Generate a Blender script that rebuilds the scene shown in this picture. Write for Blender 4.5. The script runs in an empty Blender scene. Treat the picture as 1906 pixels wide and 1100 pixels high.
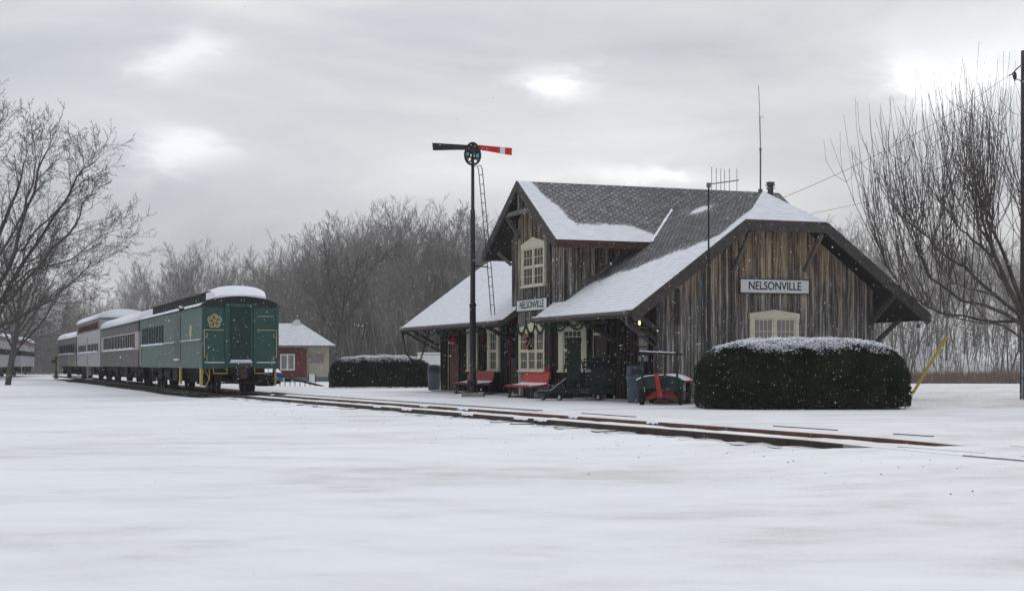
import bpy, math, random
from mathutils import Vector, Matrix, noise
R = math.radians
C = bpy.context.scene.collection
S = bpy.context.scene
random.seed(7)

# ------------------------------------------------------------------ camera
F, HX, HY, CZ = 2850.0, 953.0, 677.0, 1.2
cam = bpy.data.cameras.new('camera'); co = bpy.data.objects.new('camera', cam); C.objects.link(co)
co.location = (0, 0, CZ); co.rotation_euler = (R(90), 0, 0)
cam.sensor_width = 36; cam.lens = 36*F/1906; cam.shift_y = (HY-550)/1906
cam.clip_start = 0.5; cam.clip_end = 4000
S.camera = co
S.view_settings.view_transform = 'Standard'; S.view_settings.look = 'None'
S.view_settings.exposure = 0.07; S.view_settings.gamma = 1.0
S.render.resolution_x = 1024; S.render.resolution_y = 590

# ------------------------------------------------------------------ node helper
class NT:
    def __init__(s, tree): s.t = tree; s.n = tree.nodes; s.l = tree.links
    def node(s, typ, **kw):
        nd = s.n.new(typ)
        for k, v in kw.items():
            if k.startswith('in_'):
                key = k[3:]
                nd.inputs[int(key) if key.isdigit() else key].default_value = v
            else: setattr(nd, k, v)
        return nd
    def link(s, a, b): s.l.new(a, b)
    def math(s, op, a, b=None, clamp=False):
        nd = s.n.new('ShaderNodeMath'); nd.operation = op; nd.use_clamp = clamp
        for i, v in enumerate((a, b)):
            if v is None: continue
            if isinstance(v, (int, float)): nd.inputs[i].default_value = v
            else: s.l.new(v, nd.inputs[i])
        return nd.outputs[0]
    def ramp(s, src, stops, interp='LINEAR'):
        nd = s.n.new('ShaderNodeValToRGB'); e = nd.color_ramp; e.interpolation = interp
        while len(e.elements) < len(stops): e.elements.new(0.5)
        for el, (p, c) in zip(e.elements, stops):
            el.position = p
            el.color = (c, c, c, 1) if isinstance(c, (int, float)) else (*c, 1)
        s.l.new(src, nd.inputs[0]); return nd.outputs[0]
    def mix(s, fac, a, b, mode='MIX'):
        nd = s.n.new('ShaderNodeMix'); nd.data_type = 'RGBA'; nd.blend_type = mode
        for v, i in ((fac, 0), (a, 6), (b, 7)):
            if isinstance(v, (int, float)): nd.inputs[i].default_value = v
            elif isinstance(v, tuple): nd.inputs[i].default_value = (*v, 1)
            else: s.l.new(v, nd.inputs[i])
        return nd.outputs[2]
    def noise(s, vec, scale, detail=4, rough=.55, sc=(1, 1, 1), dist=0):
        mp = s.n.new('ShaderNodeMapping'); mp.inputs['Scale'].default_value = sc
        s.l.new(vec, mp.inputs[0])
        nd = s.n.new('ShaderNodeTexNoise'); nd.inputs['Scale'].default_value = scale
        nd.inputs['Detail'].default_value = detail; nd.inputs['Roughness'].default_value = rough
        nd.inputs['Distortion'].default_value = dist
        s.l.new(mp.outputs[0], nd.inputs['Vector']); return nd.outputs['Fac']

# ------------------------------------------------------------------ world: overcast over a Nishita sky
SUN_EL, SUN_AZ = 26.0, 16.0
W = bpy.data.worlds.new('World'); S.world = W; W.use_nodes = True
w = NT(W.node_tree); w.n.clear()
out = w.node('ShaderNodeOutputWorld')
sky = w.node('ShaderNodeTexSky', sky_type='NISHITA', sun_disc=False)
sky.sun_elevation = R(SUN_EL); sky.sun_rotation = R(SUN_AZ)
bgs = w.node('ShaderNodeBackground'); bgs.inputs[1].default_value = 0.1; w.link(sky.outputs[0], bgs.inputs[0])
tc = w.node('ShaderNodeTexCoord'); sep = w.node('ShaderNodeSeparateXYZ'); w.link(tc.outputs['Generated'], sep.inputs[0])
X, Y, Z = sep.outputs
r_ = w.math('MAXIMUM', Y, 0.05)
ss = w.math('DIVIDE', X, r_); tt = w.math('DIVIDE', Z, r_)
n1 = w.noise(tc.outputs['Generated'], 3.2, 6, .55, (1, 1, 3.6), .3)
n2 = w.noise(tc.outputs['Generated'], 9.0, 5, .6, (1, 1, 2.6), .2)
nn = w.math('ADD', w.math('MULTIPLY', n1, .86), w.math('MULTIPLY', n2, .14))
base = w.ramp(nn, [(.32, (.42, .44, .49)), (.45, (.52, .54, .58)), (.56, (.60, .615, .645)), (.70, (.74, .75, .76))])
warp = w.math('MULTIPLY', w.math('SUBTRACT', n2, .5), .16)
acc = None
for (px, py, a, b, amp) in [(355, 95, .030, .012, .30), (310, 285, .040, .012, .42), (1085, 140, .028, .010, .48), (1175, 330, .05, .007, .26),
                            (1255, 318, .014, .006, .34), (1735, 165, .028, .022, .50), (1850, 100, .08, .045, .22), (150, 230, .10, .03, .10),
                            (700, 330, .16, .03, .05)]:
    s0 = (px-HX)/F; t0 = (HY-py)/F
    ds = w.math('DIVIDE', w.math('SUBTRACT', w.math('ADD', ss, warp), s0), a)
    dt = w.math('DIVIDE', w.math('SUBTRACT', w.math('ADD', tt, w.math('MULTIPLY', warp, .35)), t0), b)
    q = w.math('ADD', w.math('MULTIPLY', ds, ds), w.math('MULTIPLY', dt, dt))
    g = w.math('MULTIPLY', w.math('EXPONENT', w.math('MULTIPLY', q, -1.0)), amp*.88)
    acc = g if acc is None else w.math('ADD', acc, g)
addc = w.node('ShaderNodeCombineXYZ')
for i in range(3): w.link(acc, addc.inputs[i])
sumv = w.node('ShaderNodeVectorMath', operation='ADD'); w.link(base, sumv.inputs[0]); w.link(addc.outputs[0], sumv.inputs[1])
zz = w.math('MAXIMUM', Z, 0)
bgc = w.node('ShaderNodeBackground'); w.link(sumv.outputs[0], bgc.inputs[0])
w.link(w.math('ADD', 1.0, w.math('MULTIPLY', w.math('POWER', zz, 1.3), 0.75)), bgc.inputs[1])
mx = w.node('ShaderNodeMixShader'); mx.inputs[0].default_value = .95
w.link(bgs.outputs[0], mx.inputs[1]); w.link(bgc.outputs[0], mx.inputs[2]); w.link(mx.outputs[0], out.inputs[0])

# ------------------------------------------------------------------ sun, soft behind cloud
sl = bpy.data.lights.new('sun', 'SUN'); so = bpy.data.objects.new('sun', sl); C.objects.link(so)
sl.energy = 0.6; sl.angle = R(20); sl.color = (1, .97, .92)
sd = Vector((math.sin(R(SUN_AZ))*math.cos(R(SUN_EL)), math.cos(R(SUN_AZ))*math.cos(R(SUN_EL)), math.sin(R(SUN_EL))))
so.rotation_euler = sd.to_track_quat('Z', 'Y').to_euler(); so.location = (0, 0, 60)

# ------------------------------------------------------------------ materials
M = {}
def mat(name, col, rough=.7, metal=0, var=.25, scale=6, sc=(1, 1, 1), bump=0, bscale=30, spec=.3, dust=0):
    m = bpy.data.materials.new(name); m.use_nodes = True; t = NT(m.node_tree)
    b = t.n['Principled BSDF']; b.inputs['Roughness'].default_value = rough; b.inputs['Metallic'].default_value = metal
    b.inputs['Specular IOR Level'].default_value = spec
    tc = t.node('ShaderNodeTexCoord').outputs['Object']
    nz = t.noise(tc, scale, 5, .6, sc)
    lo = tuple(c*(1-var) for c in col); hi = tuple(min(1, c*(1+var)) for c in col)
    c = t.ramp(nz, [(.3, lo), (.7, hi)])
    if dust:   # snow resting on faces that look upwards
        g = t.node('ShaderNodeNewGeometry'); sp = t.node('ShaderNodeSeparateXYZ'); t.link(g.outputs['Normal'], sp.inputs[0])
        up = t.math('ADD', sp.outputs[2], t.math('MULTIPLY', t.math('SUBTRACT', t.noise(tc, 9, 4), .5), .8))
        k = t.ramp(up, [(1-dust, 0), (min(.99, 1.12-dust), 1)])
        c = t.mix(k, c, (.8, .82, .86))
    t.link(c, b.inputs['Base Color'])
    if bump:
        bp = t.node('ShaderNodeBump'); bp.inputs['Strength'].default_value = bump; bp.inputs['Distance'].default_value = .02
        t.link(t.noise(tc, bscale, 4, .6, sc), bp.inputs['Height']); t.link(bp.outputs[0], b.inputs['Normal'])
    M[name] = m; return m

mat('snow', (.80, .82, .87), .8, var=.05, scale=2, bump=.3, bscale=12, spec=.15)
mat('cream', (.54, .505, .39), .7, var=.12, scale=3, bump=.1)
mat('trim', (.055, .048, .046), .8, var=.35, scale=8, sc=(1, 1, 1), bump=.3)
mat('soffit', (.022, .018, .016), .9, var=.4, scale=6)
mat('grey_timber', (.14, .125, .11), .85, var=.4, scale=9, bump=.3)
mat('rust_fascia', (.065, .030, .022), .85, var=.5, scale=5)
mat('gutter', (.085, .06, .055), .6, var=.3, scale=4, dust=.0)
mat('glass', (.022, .02, .02), .35, var=.6, scale=3, spec=.25)
mat('blind', (.17, .16, .155), .35, var=.12, scale=1.3, spec=.6)
mat('dark_door', (.035, .018, .014), .6, var=.3, scale=4)
mat('red_door', (.085, .022, .018), .6, var=.3, scale=4)
mat('white_paint', (.62, .64, .64), .6, var=.06, scale=5)
mat('black_paint', (.012, .012, .014), .45, var=.3, scale=8)
mat('mast_black', (.010, .011, .013), .4, var=.4, scale=8, bump=.2)
mat('steel', (.11, .11, .12), .5, .5, var=.3)
mat('bench_red', (.42, .02, .018), .4, var=.15, scale=5, dust=.06)
mat('bench_maroon', (.23, .02, .022), .5, var=.2, scale=5, dust=.06)
mat('iron', (.02, .02, .02), .6, var=.3)
mat('bin_blue', (.065, .085, .115), .55, var=.15, scale=4, bump=.1, spec=.4)
mat('bin_lid', (.045, .06, .085), .5, var=.2, scale=4)
mat('cart_green', (.012, .028, .024), .5, var=.3, dust=.12)
mat('cart_red', (.30, .015, .012), .45, var=.2, scale=4)
mat('tyre', (.012, .012, .012), .8, var=.3, bump=.2)
mat('caster', (.45, .45, .45), .35, .3, var=.3)
mat('lift_green', (.003, .010, .008), .45, var=.35, scale=6)
mat('concrete', (.23, .215, .18), .9, var=.25, scale=7, bump=.4, dust=.15)
mat('rail_steel', (.045, .028, .020), .65, .2, var=.45, scale=5, bump=.3)
mat('rail_rust', (.12, .055, .028), .75, .1, var=.45, scale=5, bump=.3)
mat('sleeper', (.05, .04, .034), .9, var=.4, scale=5, dust=.5)
mat('stone', (.07, .065, .06), .9, var=.5, scale=20)
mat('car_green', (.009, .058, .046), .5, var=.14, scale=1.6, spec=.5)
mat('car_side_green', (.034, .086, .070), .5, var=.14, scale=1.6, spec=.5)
mat('door_green', (.005, .028, .022), .4, var=.15)
mat('gold', (.50, .41, .22), .5, .1, var=.15)
mat('yellow', (.45, .31, .07), .55, var=.2)
mat('car_brown', (.070, .066, .066), .5, var=.2, scale=2)
mat('car_grey', (.36, .33, .32), .5, var=.2, scale=2)
mat('car_silver', (.37, .38, .395), .42, .35, var=.1, scale=2)
mat('car_silver_left', (.34, .35, .38), .45, .3, var=.12, scale=1)
mat('car_olive', (.13, .14, .12), .6, var=.2, scale=2)
mat('band_red', (.17, .075, .08), .6, var=.25)
mat('roof_black', (.022, .021, .021), .8, var=.4, scale=4, dust=.05)
mat('under', (.014, .012, .011), .85, var=.5, scale=6, bump=.3)
mat('under_rust', (.05, .03, .024), .9, var=.4, scale=6)
mat('dark_window', (.006, .008, .009), .9, var=.3, spec=.06)
mat('bark', (.075, .066, .060), .9, var=.4, scale=5, sc=(3, 3, .6), bump=.6, bscale=14)
mat('bark_red', (.080, .066, .058), .9, var=.4, scale=4)
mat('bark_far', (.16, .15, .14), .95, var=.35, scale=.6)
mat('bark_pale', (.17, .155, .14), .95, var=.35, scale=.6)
mat('twig', (.085, .074, .068), .95, var=.3, scale=2)
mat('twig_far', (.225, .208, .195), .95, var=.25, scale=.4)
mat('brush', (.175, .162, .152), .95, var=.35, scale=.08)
mat('weeds', (.17, .125, .105), .95, var=.35, scale=.5)
mat('hedge_leaf', (.027, .037, .017), .8, var=.6, scale=1.6, spec=.2)
mat('hedge_core', (.006, .009, .004), .95, var=.4)
mat('needle', (.012, .040, .018), .7, var=.5, scale=9)
mat('bow_red', (.38, .009, .008), .5, var=.15)
mat('pole_wood', (.065, .052, .045), .9, var=.4, scale=3, sc=(4, 4, .5), bump=.4)
mat('galv', (.30, .30, .32), .5, .4, var=.2)
mat('wire', (.03, .03, .03), .6)
mat('sign_yellow', (.48, .35, .05), .5, var=.1)
mat('arm_red', (.50, .016, .014), .4, var=.12, scale=4)
mat('arm_green', (.006, .017, .015), .4, var=.3, scale=4)
mat('lens_blue', (.02, .32, .42), .15, spec=.8, var=.05)
mat('lens_red', (.28, .015, .015), .15, spec=.8, var=.1)
mat('brick', (.12, .034, .030), .85, var=.3, scale=6, bump=.3)
mat('stucco', (.36, .33, .26), .85, var=.15, scale=2)
mat('foundation', (.13, .15, .16), .9, var=.2)
mat('far_shingle_snow', (.56, .57, .60), .85, var=.18, scale=3, sc=(1, 1, 4))
mat('auto_blue', (.03, .13, .33), .3, .2, var=.1, dust=.35)
mat('sheet_metal', (.07, .07, .072), .5, .5, var=.3, dust=.1)
m = bpy.data.materials.new('bulb'); m.use_nodes = True; b = m.node_tree.nodes['Principled BSDF']
b.inputs['Base Color'].default_value = (.9, .7, .3, 1); b.inputs['Emission Color'].default_value = (1, .72, .28, 1); b.inputs['Emission Strength'].default_value = 2.2; M['bulb'] = m

def wood_mat(name, top, zsplit, light=(.33, .285, .235), dark=(.035, .033, .034), brown=(.13, .075, .042)):
    """weathered board and batten: boards of different tone, pale sun-bleached streaks, darker weathered lower courses"""
    m = bpy.data.materials.new(name); m.use_nodes = True; t = NT(m.node_tree); b = t.n['Principled BSDF']
    b.inputs['Roughness'].default_value = .9; b.inputs['Specular IOR Level'].default_value = .12
    tc = t.node('ShaderNodeTexCoord').outputs['Object']; sp = t.node('ShaderNodeSeparateXYZ'); t.link(tc, sp.inputs[0])
    pos = t.math('ADD', sp.outputs[0], sp.outputs[1])
    cell = t.node('ShaderNodeTexWhiteNoise', noise_dimensions='1D'); t.link(t.math('FLOOR', t.math('DIVIDE', pos, .118)), cell.inputs['W'])
    board = cell.outputs['Value']
    edge = t.math('ABSOLUTE', t.math('SUBTRACT', t.math('FRACT', t.math('DIVIDE', pos, .118)), .5))
    streak = t.noise(tc, 1.0, 6, .7, (15, 15, .75), .15); fine = t.noise(tc, 1.0, 4, .8, (55, 55, 1.3)); blotch = t.noise(tc, 1.3, 4, .6, (1.8, 1.8, .7))
    z = t.math('ADD', sp.outputs[2], t.math('ADD', t.math('MULTIPLY', t.math('SUBTRACT', t.noise(tc, 1.0, 3, .7, (7, 7, .3)), .5), 6.0), t.math('MULTIPLY', t.math('SUBTRACT', board, .5), 1.3)))
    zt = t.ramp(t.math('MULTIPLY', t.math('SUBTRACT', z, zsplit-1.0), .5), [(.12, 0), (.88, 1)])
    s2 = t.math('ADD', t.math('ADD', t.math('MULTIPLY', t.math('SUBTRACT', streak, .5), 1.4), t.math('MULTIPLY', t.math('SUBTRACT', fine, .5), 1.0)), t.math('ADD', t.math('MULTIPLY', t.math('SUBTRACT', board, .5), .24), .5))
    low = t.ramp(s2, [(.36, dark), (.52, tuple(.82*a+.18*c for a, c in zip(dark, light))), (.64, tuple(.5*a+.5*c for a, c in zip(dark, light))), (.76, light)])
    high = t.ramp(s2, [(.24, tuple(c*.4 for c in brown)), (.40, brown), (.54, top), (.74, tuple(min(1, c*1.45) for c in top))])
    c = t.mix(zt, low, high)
    c = t.mix(t.ramp(edge, [(.44, 0), (.49, .75)]), c, tuple(v*.5 for v in dark))  # narrow shadow line painted into the gap between boards
    c = t.mix(t.ramp(blotch, [(.58, 0), (.78, .5)]), c, dark)
    t.link(c, b.inputs['Base Color'])
    bp = t.node('ShaderNodeBump'); bp.inputs['Strength'].default_value = .5; bp.inputs['Distance'].default_value = .02
    t.link(s2, bp.inputs['Height']); t.link(bp.outputs[0], b.inputs['Normal'])
    M[name] = m
wood_mat('wood_gable', (.42, .325, .225), 3.9, light=(.52, .48, .43), dark=(.065, .060, .060), brown=(.21, .135, .085))
wood_mat('wood_dormer', (.32, .265, .205), 4.9, light=(.50, .47, .42), dark=(.05, .047, .047), brown=(.12, .07, .045))
wood_mat('wood_front', (.050, .028, .019), 2.4, light=(.075, .058, .046), dark=(.010, .008, .007), brown=(.022, .012, .009))  # brown boards with the shade under the eaves put into their colours

def roof_mat():
    m = bpy.data.materials.new('snowy_shingles'); m.use_nodes = True; t = NT(m.node_tree); b = t.n['Principled BSDF']
    b.inputs['Roughness'].default_value = .85; b.inputs['Specular IOR Level'].default_value = .2
    uv = t.node('ShaderNodeUVMap', uv_map='uv').outputs[0]
    at = t.node('ShaderNodeAttribute', attribute_name='snow').outputs['Fac']
    br = t.node('ShaderNodeTexBrick'); t.link(uv, br.inputs['Vector']); br.offset = .5
    br.inputs['Scale'].default_value = 1; br.inputs['Brick Width'].default_value = .26; br.inputs['Row Height'].default_value = .17
    br.inputs['Mortar Size'].default_value = .012; br.inputs['Mortar Smooth'].default_value = .6
    br.inputs['Color1'].default_value = (.0, 0, 0, 1); br.inputs['Color2'].default_value = (1, 1, 1, 1); br.inputs['Mortar'].default_value = (.5, .5, .5, 1)
    sp = t.node('ShaderNodeSeparateXYZ'); t.link(uv, sp.inputs[0])
    rowf = t.math('FRACT', t.math('DIVIDE', sp.outputs[1], .17))         # 0 at butt edge of each course, grows upslope
    lip = t.ramp(rowf, [(.0, 0), (.62, .1), (.8, .85), (.97, 1), (1, 0)])  # snow caught behind the butt of the next course
    n = t.noise(uv, 2.2, 5, .6); nf = t.noise(uv, 9, 4, .7)
    row = t.math('FLOOR', t.math('DIVIDE', sp.outputs[1], .17))
    xs = t.math('FRACT', t.math('ADD', t.math('DIVIDE', sp.outputs[0], .30), t.math('MULTIPLY', row, .37)))
    catch = t.math('MULTIPLY', t.math('MULTIPLY', t.ramp(rowf, [(.35, 0), (.6, 1), (.97, 1), (1, 0)]), t.ramp(xs, [(.0, 1), (.26, 1), (.40, 0)])), t.ramp(t.noise(uv, 5, 2, .5), [(.35, .25), (.55, 1)]))
    grain = t.noise(uv, 34, 3, .7)
    spots = t.math('MULTIPLY', t.ramp(grain, [(.50, 0), (.60, 1)]), .78)
    bare = t.math('MAXIMUM', t.math('MULTIPLY', catch, .62), spots)
    k = t.math('ADD', at, t.math('ADD', t.math('MULTIPLY', t.math('SUBTRACT', n, .5), .8), t.math('MULTIPLY', t.math('SUBTRACT', nf, .5), .65)))
    cover = t.ramp(k, [(.38, 0), (.62, 1)])
    dusting = t.ramp(k, [(-.0, .25), (.42, 1)])
    cover2 = t.math('MAXIMUM', cover, t.math('MULTIPLY', bare, dusting), clamp=True)
    sh = t.mix(br.outputs['Color'], (.020, .019, .020), (.060, .056, .054))
    sh = t.mix(t.ramp(rowf, [(0, .7), (.12, 0)]), sh, (.008, .008, .008))
    thin = t.ramp(t.math('MULTIPLY', t.math('SUBTRACT', 1, lip), t.noise(uv, 3.5, 5, .7, (.5, 1.6, 1))), [(.32, (.78, .80, .84)), (.66, (.55, .56, .59))])
    t.link(t.mix(cover2, sh, thin), b.inputs['Base Color'])
    bp = t.node('ShaderNodeBump'); bp.inputs['Strength'].default_value = .6; bp.inputs['Distance'].default_value = .03
    t.link(t.math('ADD', t.math('MULTIPLY', rowf, -.5), t.math('MULTIPLY', cover2, .3)), bp.inputs['Height']); t.link(bp.outputs[0], b.inputs['Normal'])
    M['roof'] = m
roof_mat()

def ground_mat():
    m = bpy.data.materials.new('snow_ground'); m.use_nodes = True; t = NT(m.node_tree); b = t.n['Principled BSDF']
    b.inputs['Roughness'].default_value = .8; b.inputs['Specular IOR Level'].default_value = .12
    tc = t.node('ShaderNodeTexCoord').outputs['Object']
    wood = t.node('ShaderNodeAttribute', attribute_name='wood').outputs['Fac']
    grass = t.node('ShaderNodeAttribute', attribute_name='grass').outputs['Fac']
    grit = t.node('ShaderNodeAttribute', attribute_name='grit').outputs['Fac']
    drift = t.noise(tc, 1, 6, .62, (.16, .30, 1), .5); drift2 = t.noise(tc, 1, 6, .65, (.75, 1.3, 1), .4)
    spx = t.node('ShaderNodeSeparateXYZ'); t.link(tc, spx.inputs[0])
    thin = t.math('MULTIPLY', t.ramp(t.math('ADD', t.math('MULTIPLY', spx.outputs[0], .04), .5), [(.48, 0), (.70, 1)]), .035)
    d = t.math('SUBTRACT', t.math('ADD', t.math('MULTIPLY', drift, .62), t.math('MULTIPLY', drift2, .38)), thin)
    snow = t.ramp(d, [(.37, (.66, .66, .665)), (.44, (.725, .73, .745)), (.52, (.775, .785, .81)), (.62, (.82, .83, .855))])
    grn = t.noise(tc, 30, 3, .8)
    snow = t.mix(t.math('MULTIPLY', t.ramp(t.math('ADD', grn, t.math('MULTIPLY', t.math('SUBTRACT', .5, d), 1.6)), [(.60, 0), (.72, 1)]), .40), snow, (.50, .49, .47))
    spk = t.noise(tc, 9, 3, .75, (1, 1, 1)); spk2 = t.noise(tc, 1.2, 3, .6)
    gm = t.math('MULTIPLY', t.ramp(t.math('ADD', spk, t.math('MULTIPLY', t.math('SUBTRACT', spk2, .5), .5)), [(.45, 0), (.60, 1)]), grass)
    c = t.mix(t.math('MULTIPLY', gm, .62), snow, (.24, .22, .18))
    vo = t.node('ShaderNodeTexVoronoi'); vo.inputs['Scale'].default_value = 5.5; t.link(tc, vo.inputs['Vector'])
    dots = t.math('MULTIPLY', t.ramp(vo.outputs['Distance'], [(.05, 1), (.11, 0)]), t.ramp(t.noise(tc, 1.3, 3), [(.46, 0), (.58, 1)]))
    c = t.mix(t.math('MULTIPLY', dots, grit), c, (.10, .09, .08))
    fl = t.ramp(t.noise(tc, .22, 6, .7, (1, 1, .3)), [(.40, (.10, .085, .075)), (.58, (.16, .14, .128)), (.74, (.36, .35, .35))])
    bare = t.node('ShaderNodeAttribute', attribute_name='bare').outputs['Fac']
    bk = t.ramp(t.math('ADD', bare, t.math('MULTIPLY', t.math('SUBTRACT', t.noise(tc, 3.5, 5, .75), .5), .9)), [(.5, 0), (.62, 1)])
    c = t.mix(t.math('MULTIPLY', bk, t.ramp(bare, [(.02, 0), (.2, 1)])), c, (.022, .019, .017))
    c = t.mix(wood, c, fl)
    t.link(c, b.inputs['Base Color'])
    bp = t.node('ShaderNodeBump'); bp.inputs['Strength'].default_value = .35; bp.inputs['Distance'].default_value = .05
    h = t.math('ADD', t.math('MULTIPLY', drift2, 1.2), t.math('MULTIPLY', t.noise(tc, 25, 4, .7), .12))
    t.link(h, bp.inputs['Height']); t.link(bp.outputs[0], b.inputs['Normal'])
    M['ground'] = m
ground_mat()

# ------------------------------------------------------------------ mesh helpers
class MB:
    def __init__(s): s.v = []; s.f = []; s.mi = []; s.cur = 0
    def add(s, vs, fs):
        o = len(s.v); s.v += [tuple(v) for v in vs]; s.f += [tuple(i+o for i in f) for f in fs]; s.mi += [s.cur]*len(fs)
    def box(s, x0, x1, y0, y1, z0, z1, b=0):
        if b:
            vs = []
            for z, i in ((z0, b), (z0+b, 0), (z1-b, 0), (z1, b)):
                vs += [(x0+i, y0+i, z), (x1-i, y0+i, z), (x1-i, y1-i, z), (x0+i, y1-i, z)]
            fs = [(3, 2, 1, 0), (12, 13, 14, 15)]
            for k in range(3):
                for j in range(4): a = k*4+j; c = k*4+(j+1) % 4; fs.append((a, c, c+4, a+4))
            s.add(vs, fs); return
        vs = [(x0, y0, z0), (x1, y0, z0), (x1, y1, z0), (x0, y1, z0), (x0, y0, z1), (x1, y0, z1), (x1, y1, z1), (x0, y1, z1)]
        s.add(vs, [(3, 2, 1, 0), (4, 5, 6, 7), (0, 1, 5, 4), (1, 2, 6, 5), (2, 3, 7, 6), (3, 0, 4, 7)])
    def beam(s, p, q, w_, h_, up=(0, 0, 1)):
        p = Vector(p); q = Vector(q); d = (q-p).normalized(); u = Vector(up)
        if abs(d.dot(u)) > .98: u = Vector((1, 0, 0))
        a = d.cross(u).normalized()*w_/2; c = a.cross(d).normalized()*h_/2
        vs = [p-a-c, p+a-c, p+a+c, p-a+c, q-a-c, q+a-c, q+a+c, q-a+c]
        s.add(vs, [(3, 2, 1, 0), (4, 5, 6, 7), (0, 1, 5, 4), (1, 2, 6, 5), (2, 3, 7, 6), (3, 0, 4, 7)])
    def tube(s, pts, rad, n=8, cap=True):
        pts = [Vector(p) for p in pts]
        if isinstance(rad, (int, float)): rad = [rad]*len(pts)
        o = len(s.v); t0 = (pts[1]-pts[0]).normalized()
        ref = Vector((0, 0, 1)) if abs(t0.z) < .9 else Vector((1, 0, 0))
        a = t0.cross(ref).normalized()
        for i, p in enumerate(pts):
            d = (pts[min(i+1, len(pts)-1)]-pts[max(i-1, 0)]).normalized()
            a = (a-d*a.dot(d)).normalized(); b_ = d.cross(a)
            for k in range(n):
                an = 2*math.pi*k/n; s.v.append(tuple(p+(a*math.cos(an)+b_*math.sin(an))*rad[i]))
        for i in range(len(pts)-1):
            for k in range(n):
                q = o+i*n; s.f.append((q+k, q+(k+1) % n, q+n+(k+1) % n, q+n+k)); s.mi.append(s.cur)
        if cap and n > 3:
            s.f.append(tuple(o+k for k in reversed(range(n)))); s.f.append(tuple(o+(len(pts)-1)*n+k for k in range(n))); s.mi += [s.cur]*2
    def prism(s, poly, ax, a0, a1):
        """poly of 2-D points, extruded along axis ax (0,1,2) from a0 to a1"""
        def P(p, a):
            if ax == 0: return (a, p[0], p[1])
            if ax == 1: return (p[0], a, p[1])
            return (p[0], p[1], a)
        n = len(poly); vs = [P(p, a0) for p in poly]+[P(p, a1) for p in poly]
        s.add(vs, [tuple(range(n)), tuple(range(2*n-1, n-1, -1))]+[(i, n+i, n+(i+1) % n, (i+1) % n) for i in range(n)])
    def lathe(s, prof, n=20, c=(0, 0), ax=2):
        vs = []
        for (r, z) in prof:
            for k in range(n):
                a = 2*math.pi*k/n; x, y = r*math.cos(a), r*math.sin(a)
                vs.append((c[0]+x, c[1]+y, z) if ax == 2 else ((z, c[0]+x, c[1]+y) if ax == 0 else (c[0]+x, z, c[1]+y)))
        fs = [(i*n+k, i*n+(k+1) % n, (i+1)*n+(k+1) % n, (i+1)*n+k) for i in range(len(prof)-1) for k in range(n)]
        fs += [tuple(reversed(range(n))), tuple((len(prof)-1)*n+k for k in range(n))]
        s.add(vs, fs)
    def xf(s, mt, start=0):
        for i in range(start, len(s.v)): s.v[i] = tuple(mt @ Vector(s.v[i]))
        return s
    def build(s, name, m, parent=None, smooth=False, **tags):
        me = bpy.data.meshes.new(name); me.from_pydata(s.v, [], s.f)
        for mm in (m if isinstance(m, (list, tuple)) else [m]): me.materials.append(M[mm])
        if any(s.mi): me.polygons.foreach_set('material_index', s.mi)
        if smooth: me.polygons.foreach_set('use_smooth', [True]*len(me.polygons))
        me.update()
        o = bpy.data.objects.new(name, me); C.objects.link(o)
        if parent: o.parent = parent
        tag(o, **tags); return o
def tag(o, label=None, cat=None, group=None, kind=None):
    for k, v in (('label', label), ('category', cat), ('group', group), ('kind', kind)):
        if v: o[k] = v
    return o
def thing(name, loc, rz, label, cat, group=None):
    o = bpy.data.objects.new(name, None); C.objects.link(o); o.location = loc; o.rotation_euler = (0, 0, rz); o.empty_display_size = .3
    return tag(o, label, cat, group)
def copy_tree(o, parent=None):
    c = o.copy(); C.objects.link(c)
    if parent: c.parent = parent
    for ch in list(o.children): copy_tree(ch, c)
    return c
def at(px, D, z=0.0): return Vector(((px-HX)/F*D, D, z))
def zat(py, D): return CZ+(HY-py)/F*D
def text_mesh(name, body, size, m, parent, mtx, depth=.006, sx=1.0, bold=0.0):
    cu = bpy.data.curves.new(name, 'FONT'); cu.body = body; cu.size = size; cu.align_x = 'CENTER'; cu.align_y = 'CENTER'; cu.extrude = depth; cu.offset = bold
    o = bpy.data.objects.new(name, cu); C.objects.link(o)
    dg = bpy.context.evaluated_depsgraph_get(); dg.update()
    me = bpy.data.meshes.new_from_object(o.evaluated_get(dg)); C.objects.unlink(o); bpy.data.objects.remove(o)
    me.transform(mtx @ Matrix.Diagonal((sx, 1, 1, 1))); me.materials.clear(); me.materials.append(M[m])
    ob = bpy.data.objects.new(name, me); C.objects.link(ob); ob.parent = parent; return ob

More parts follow.
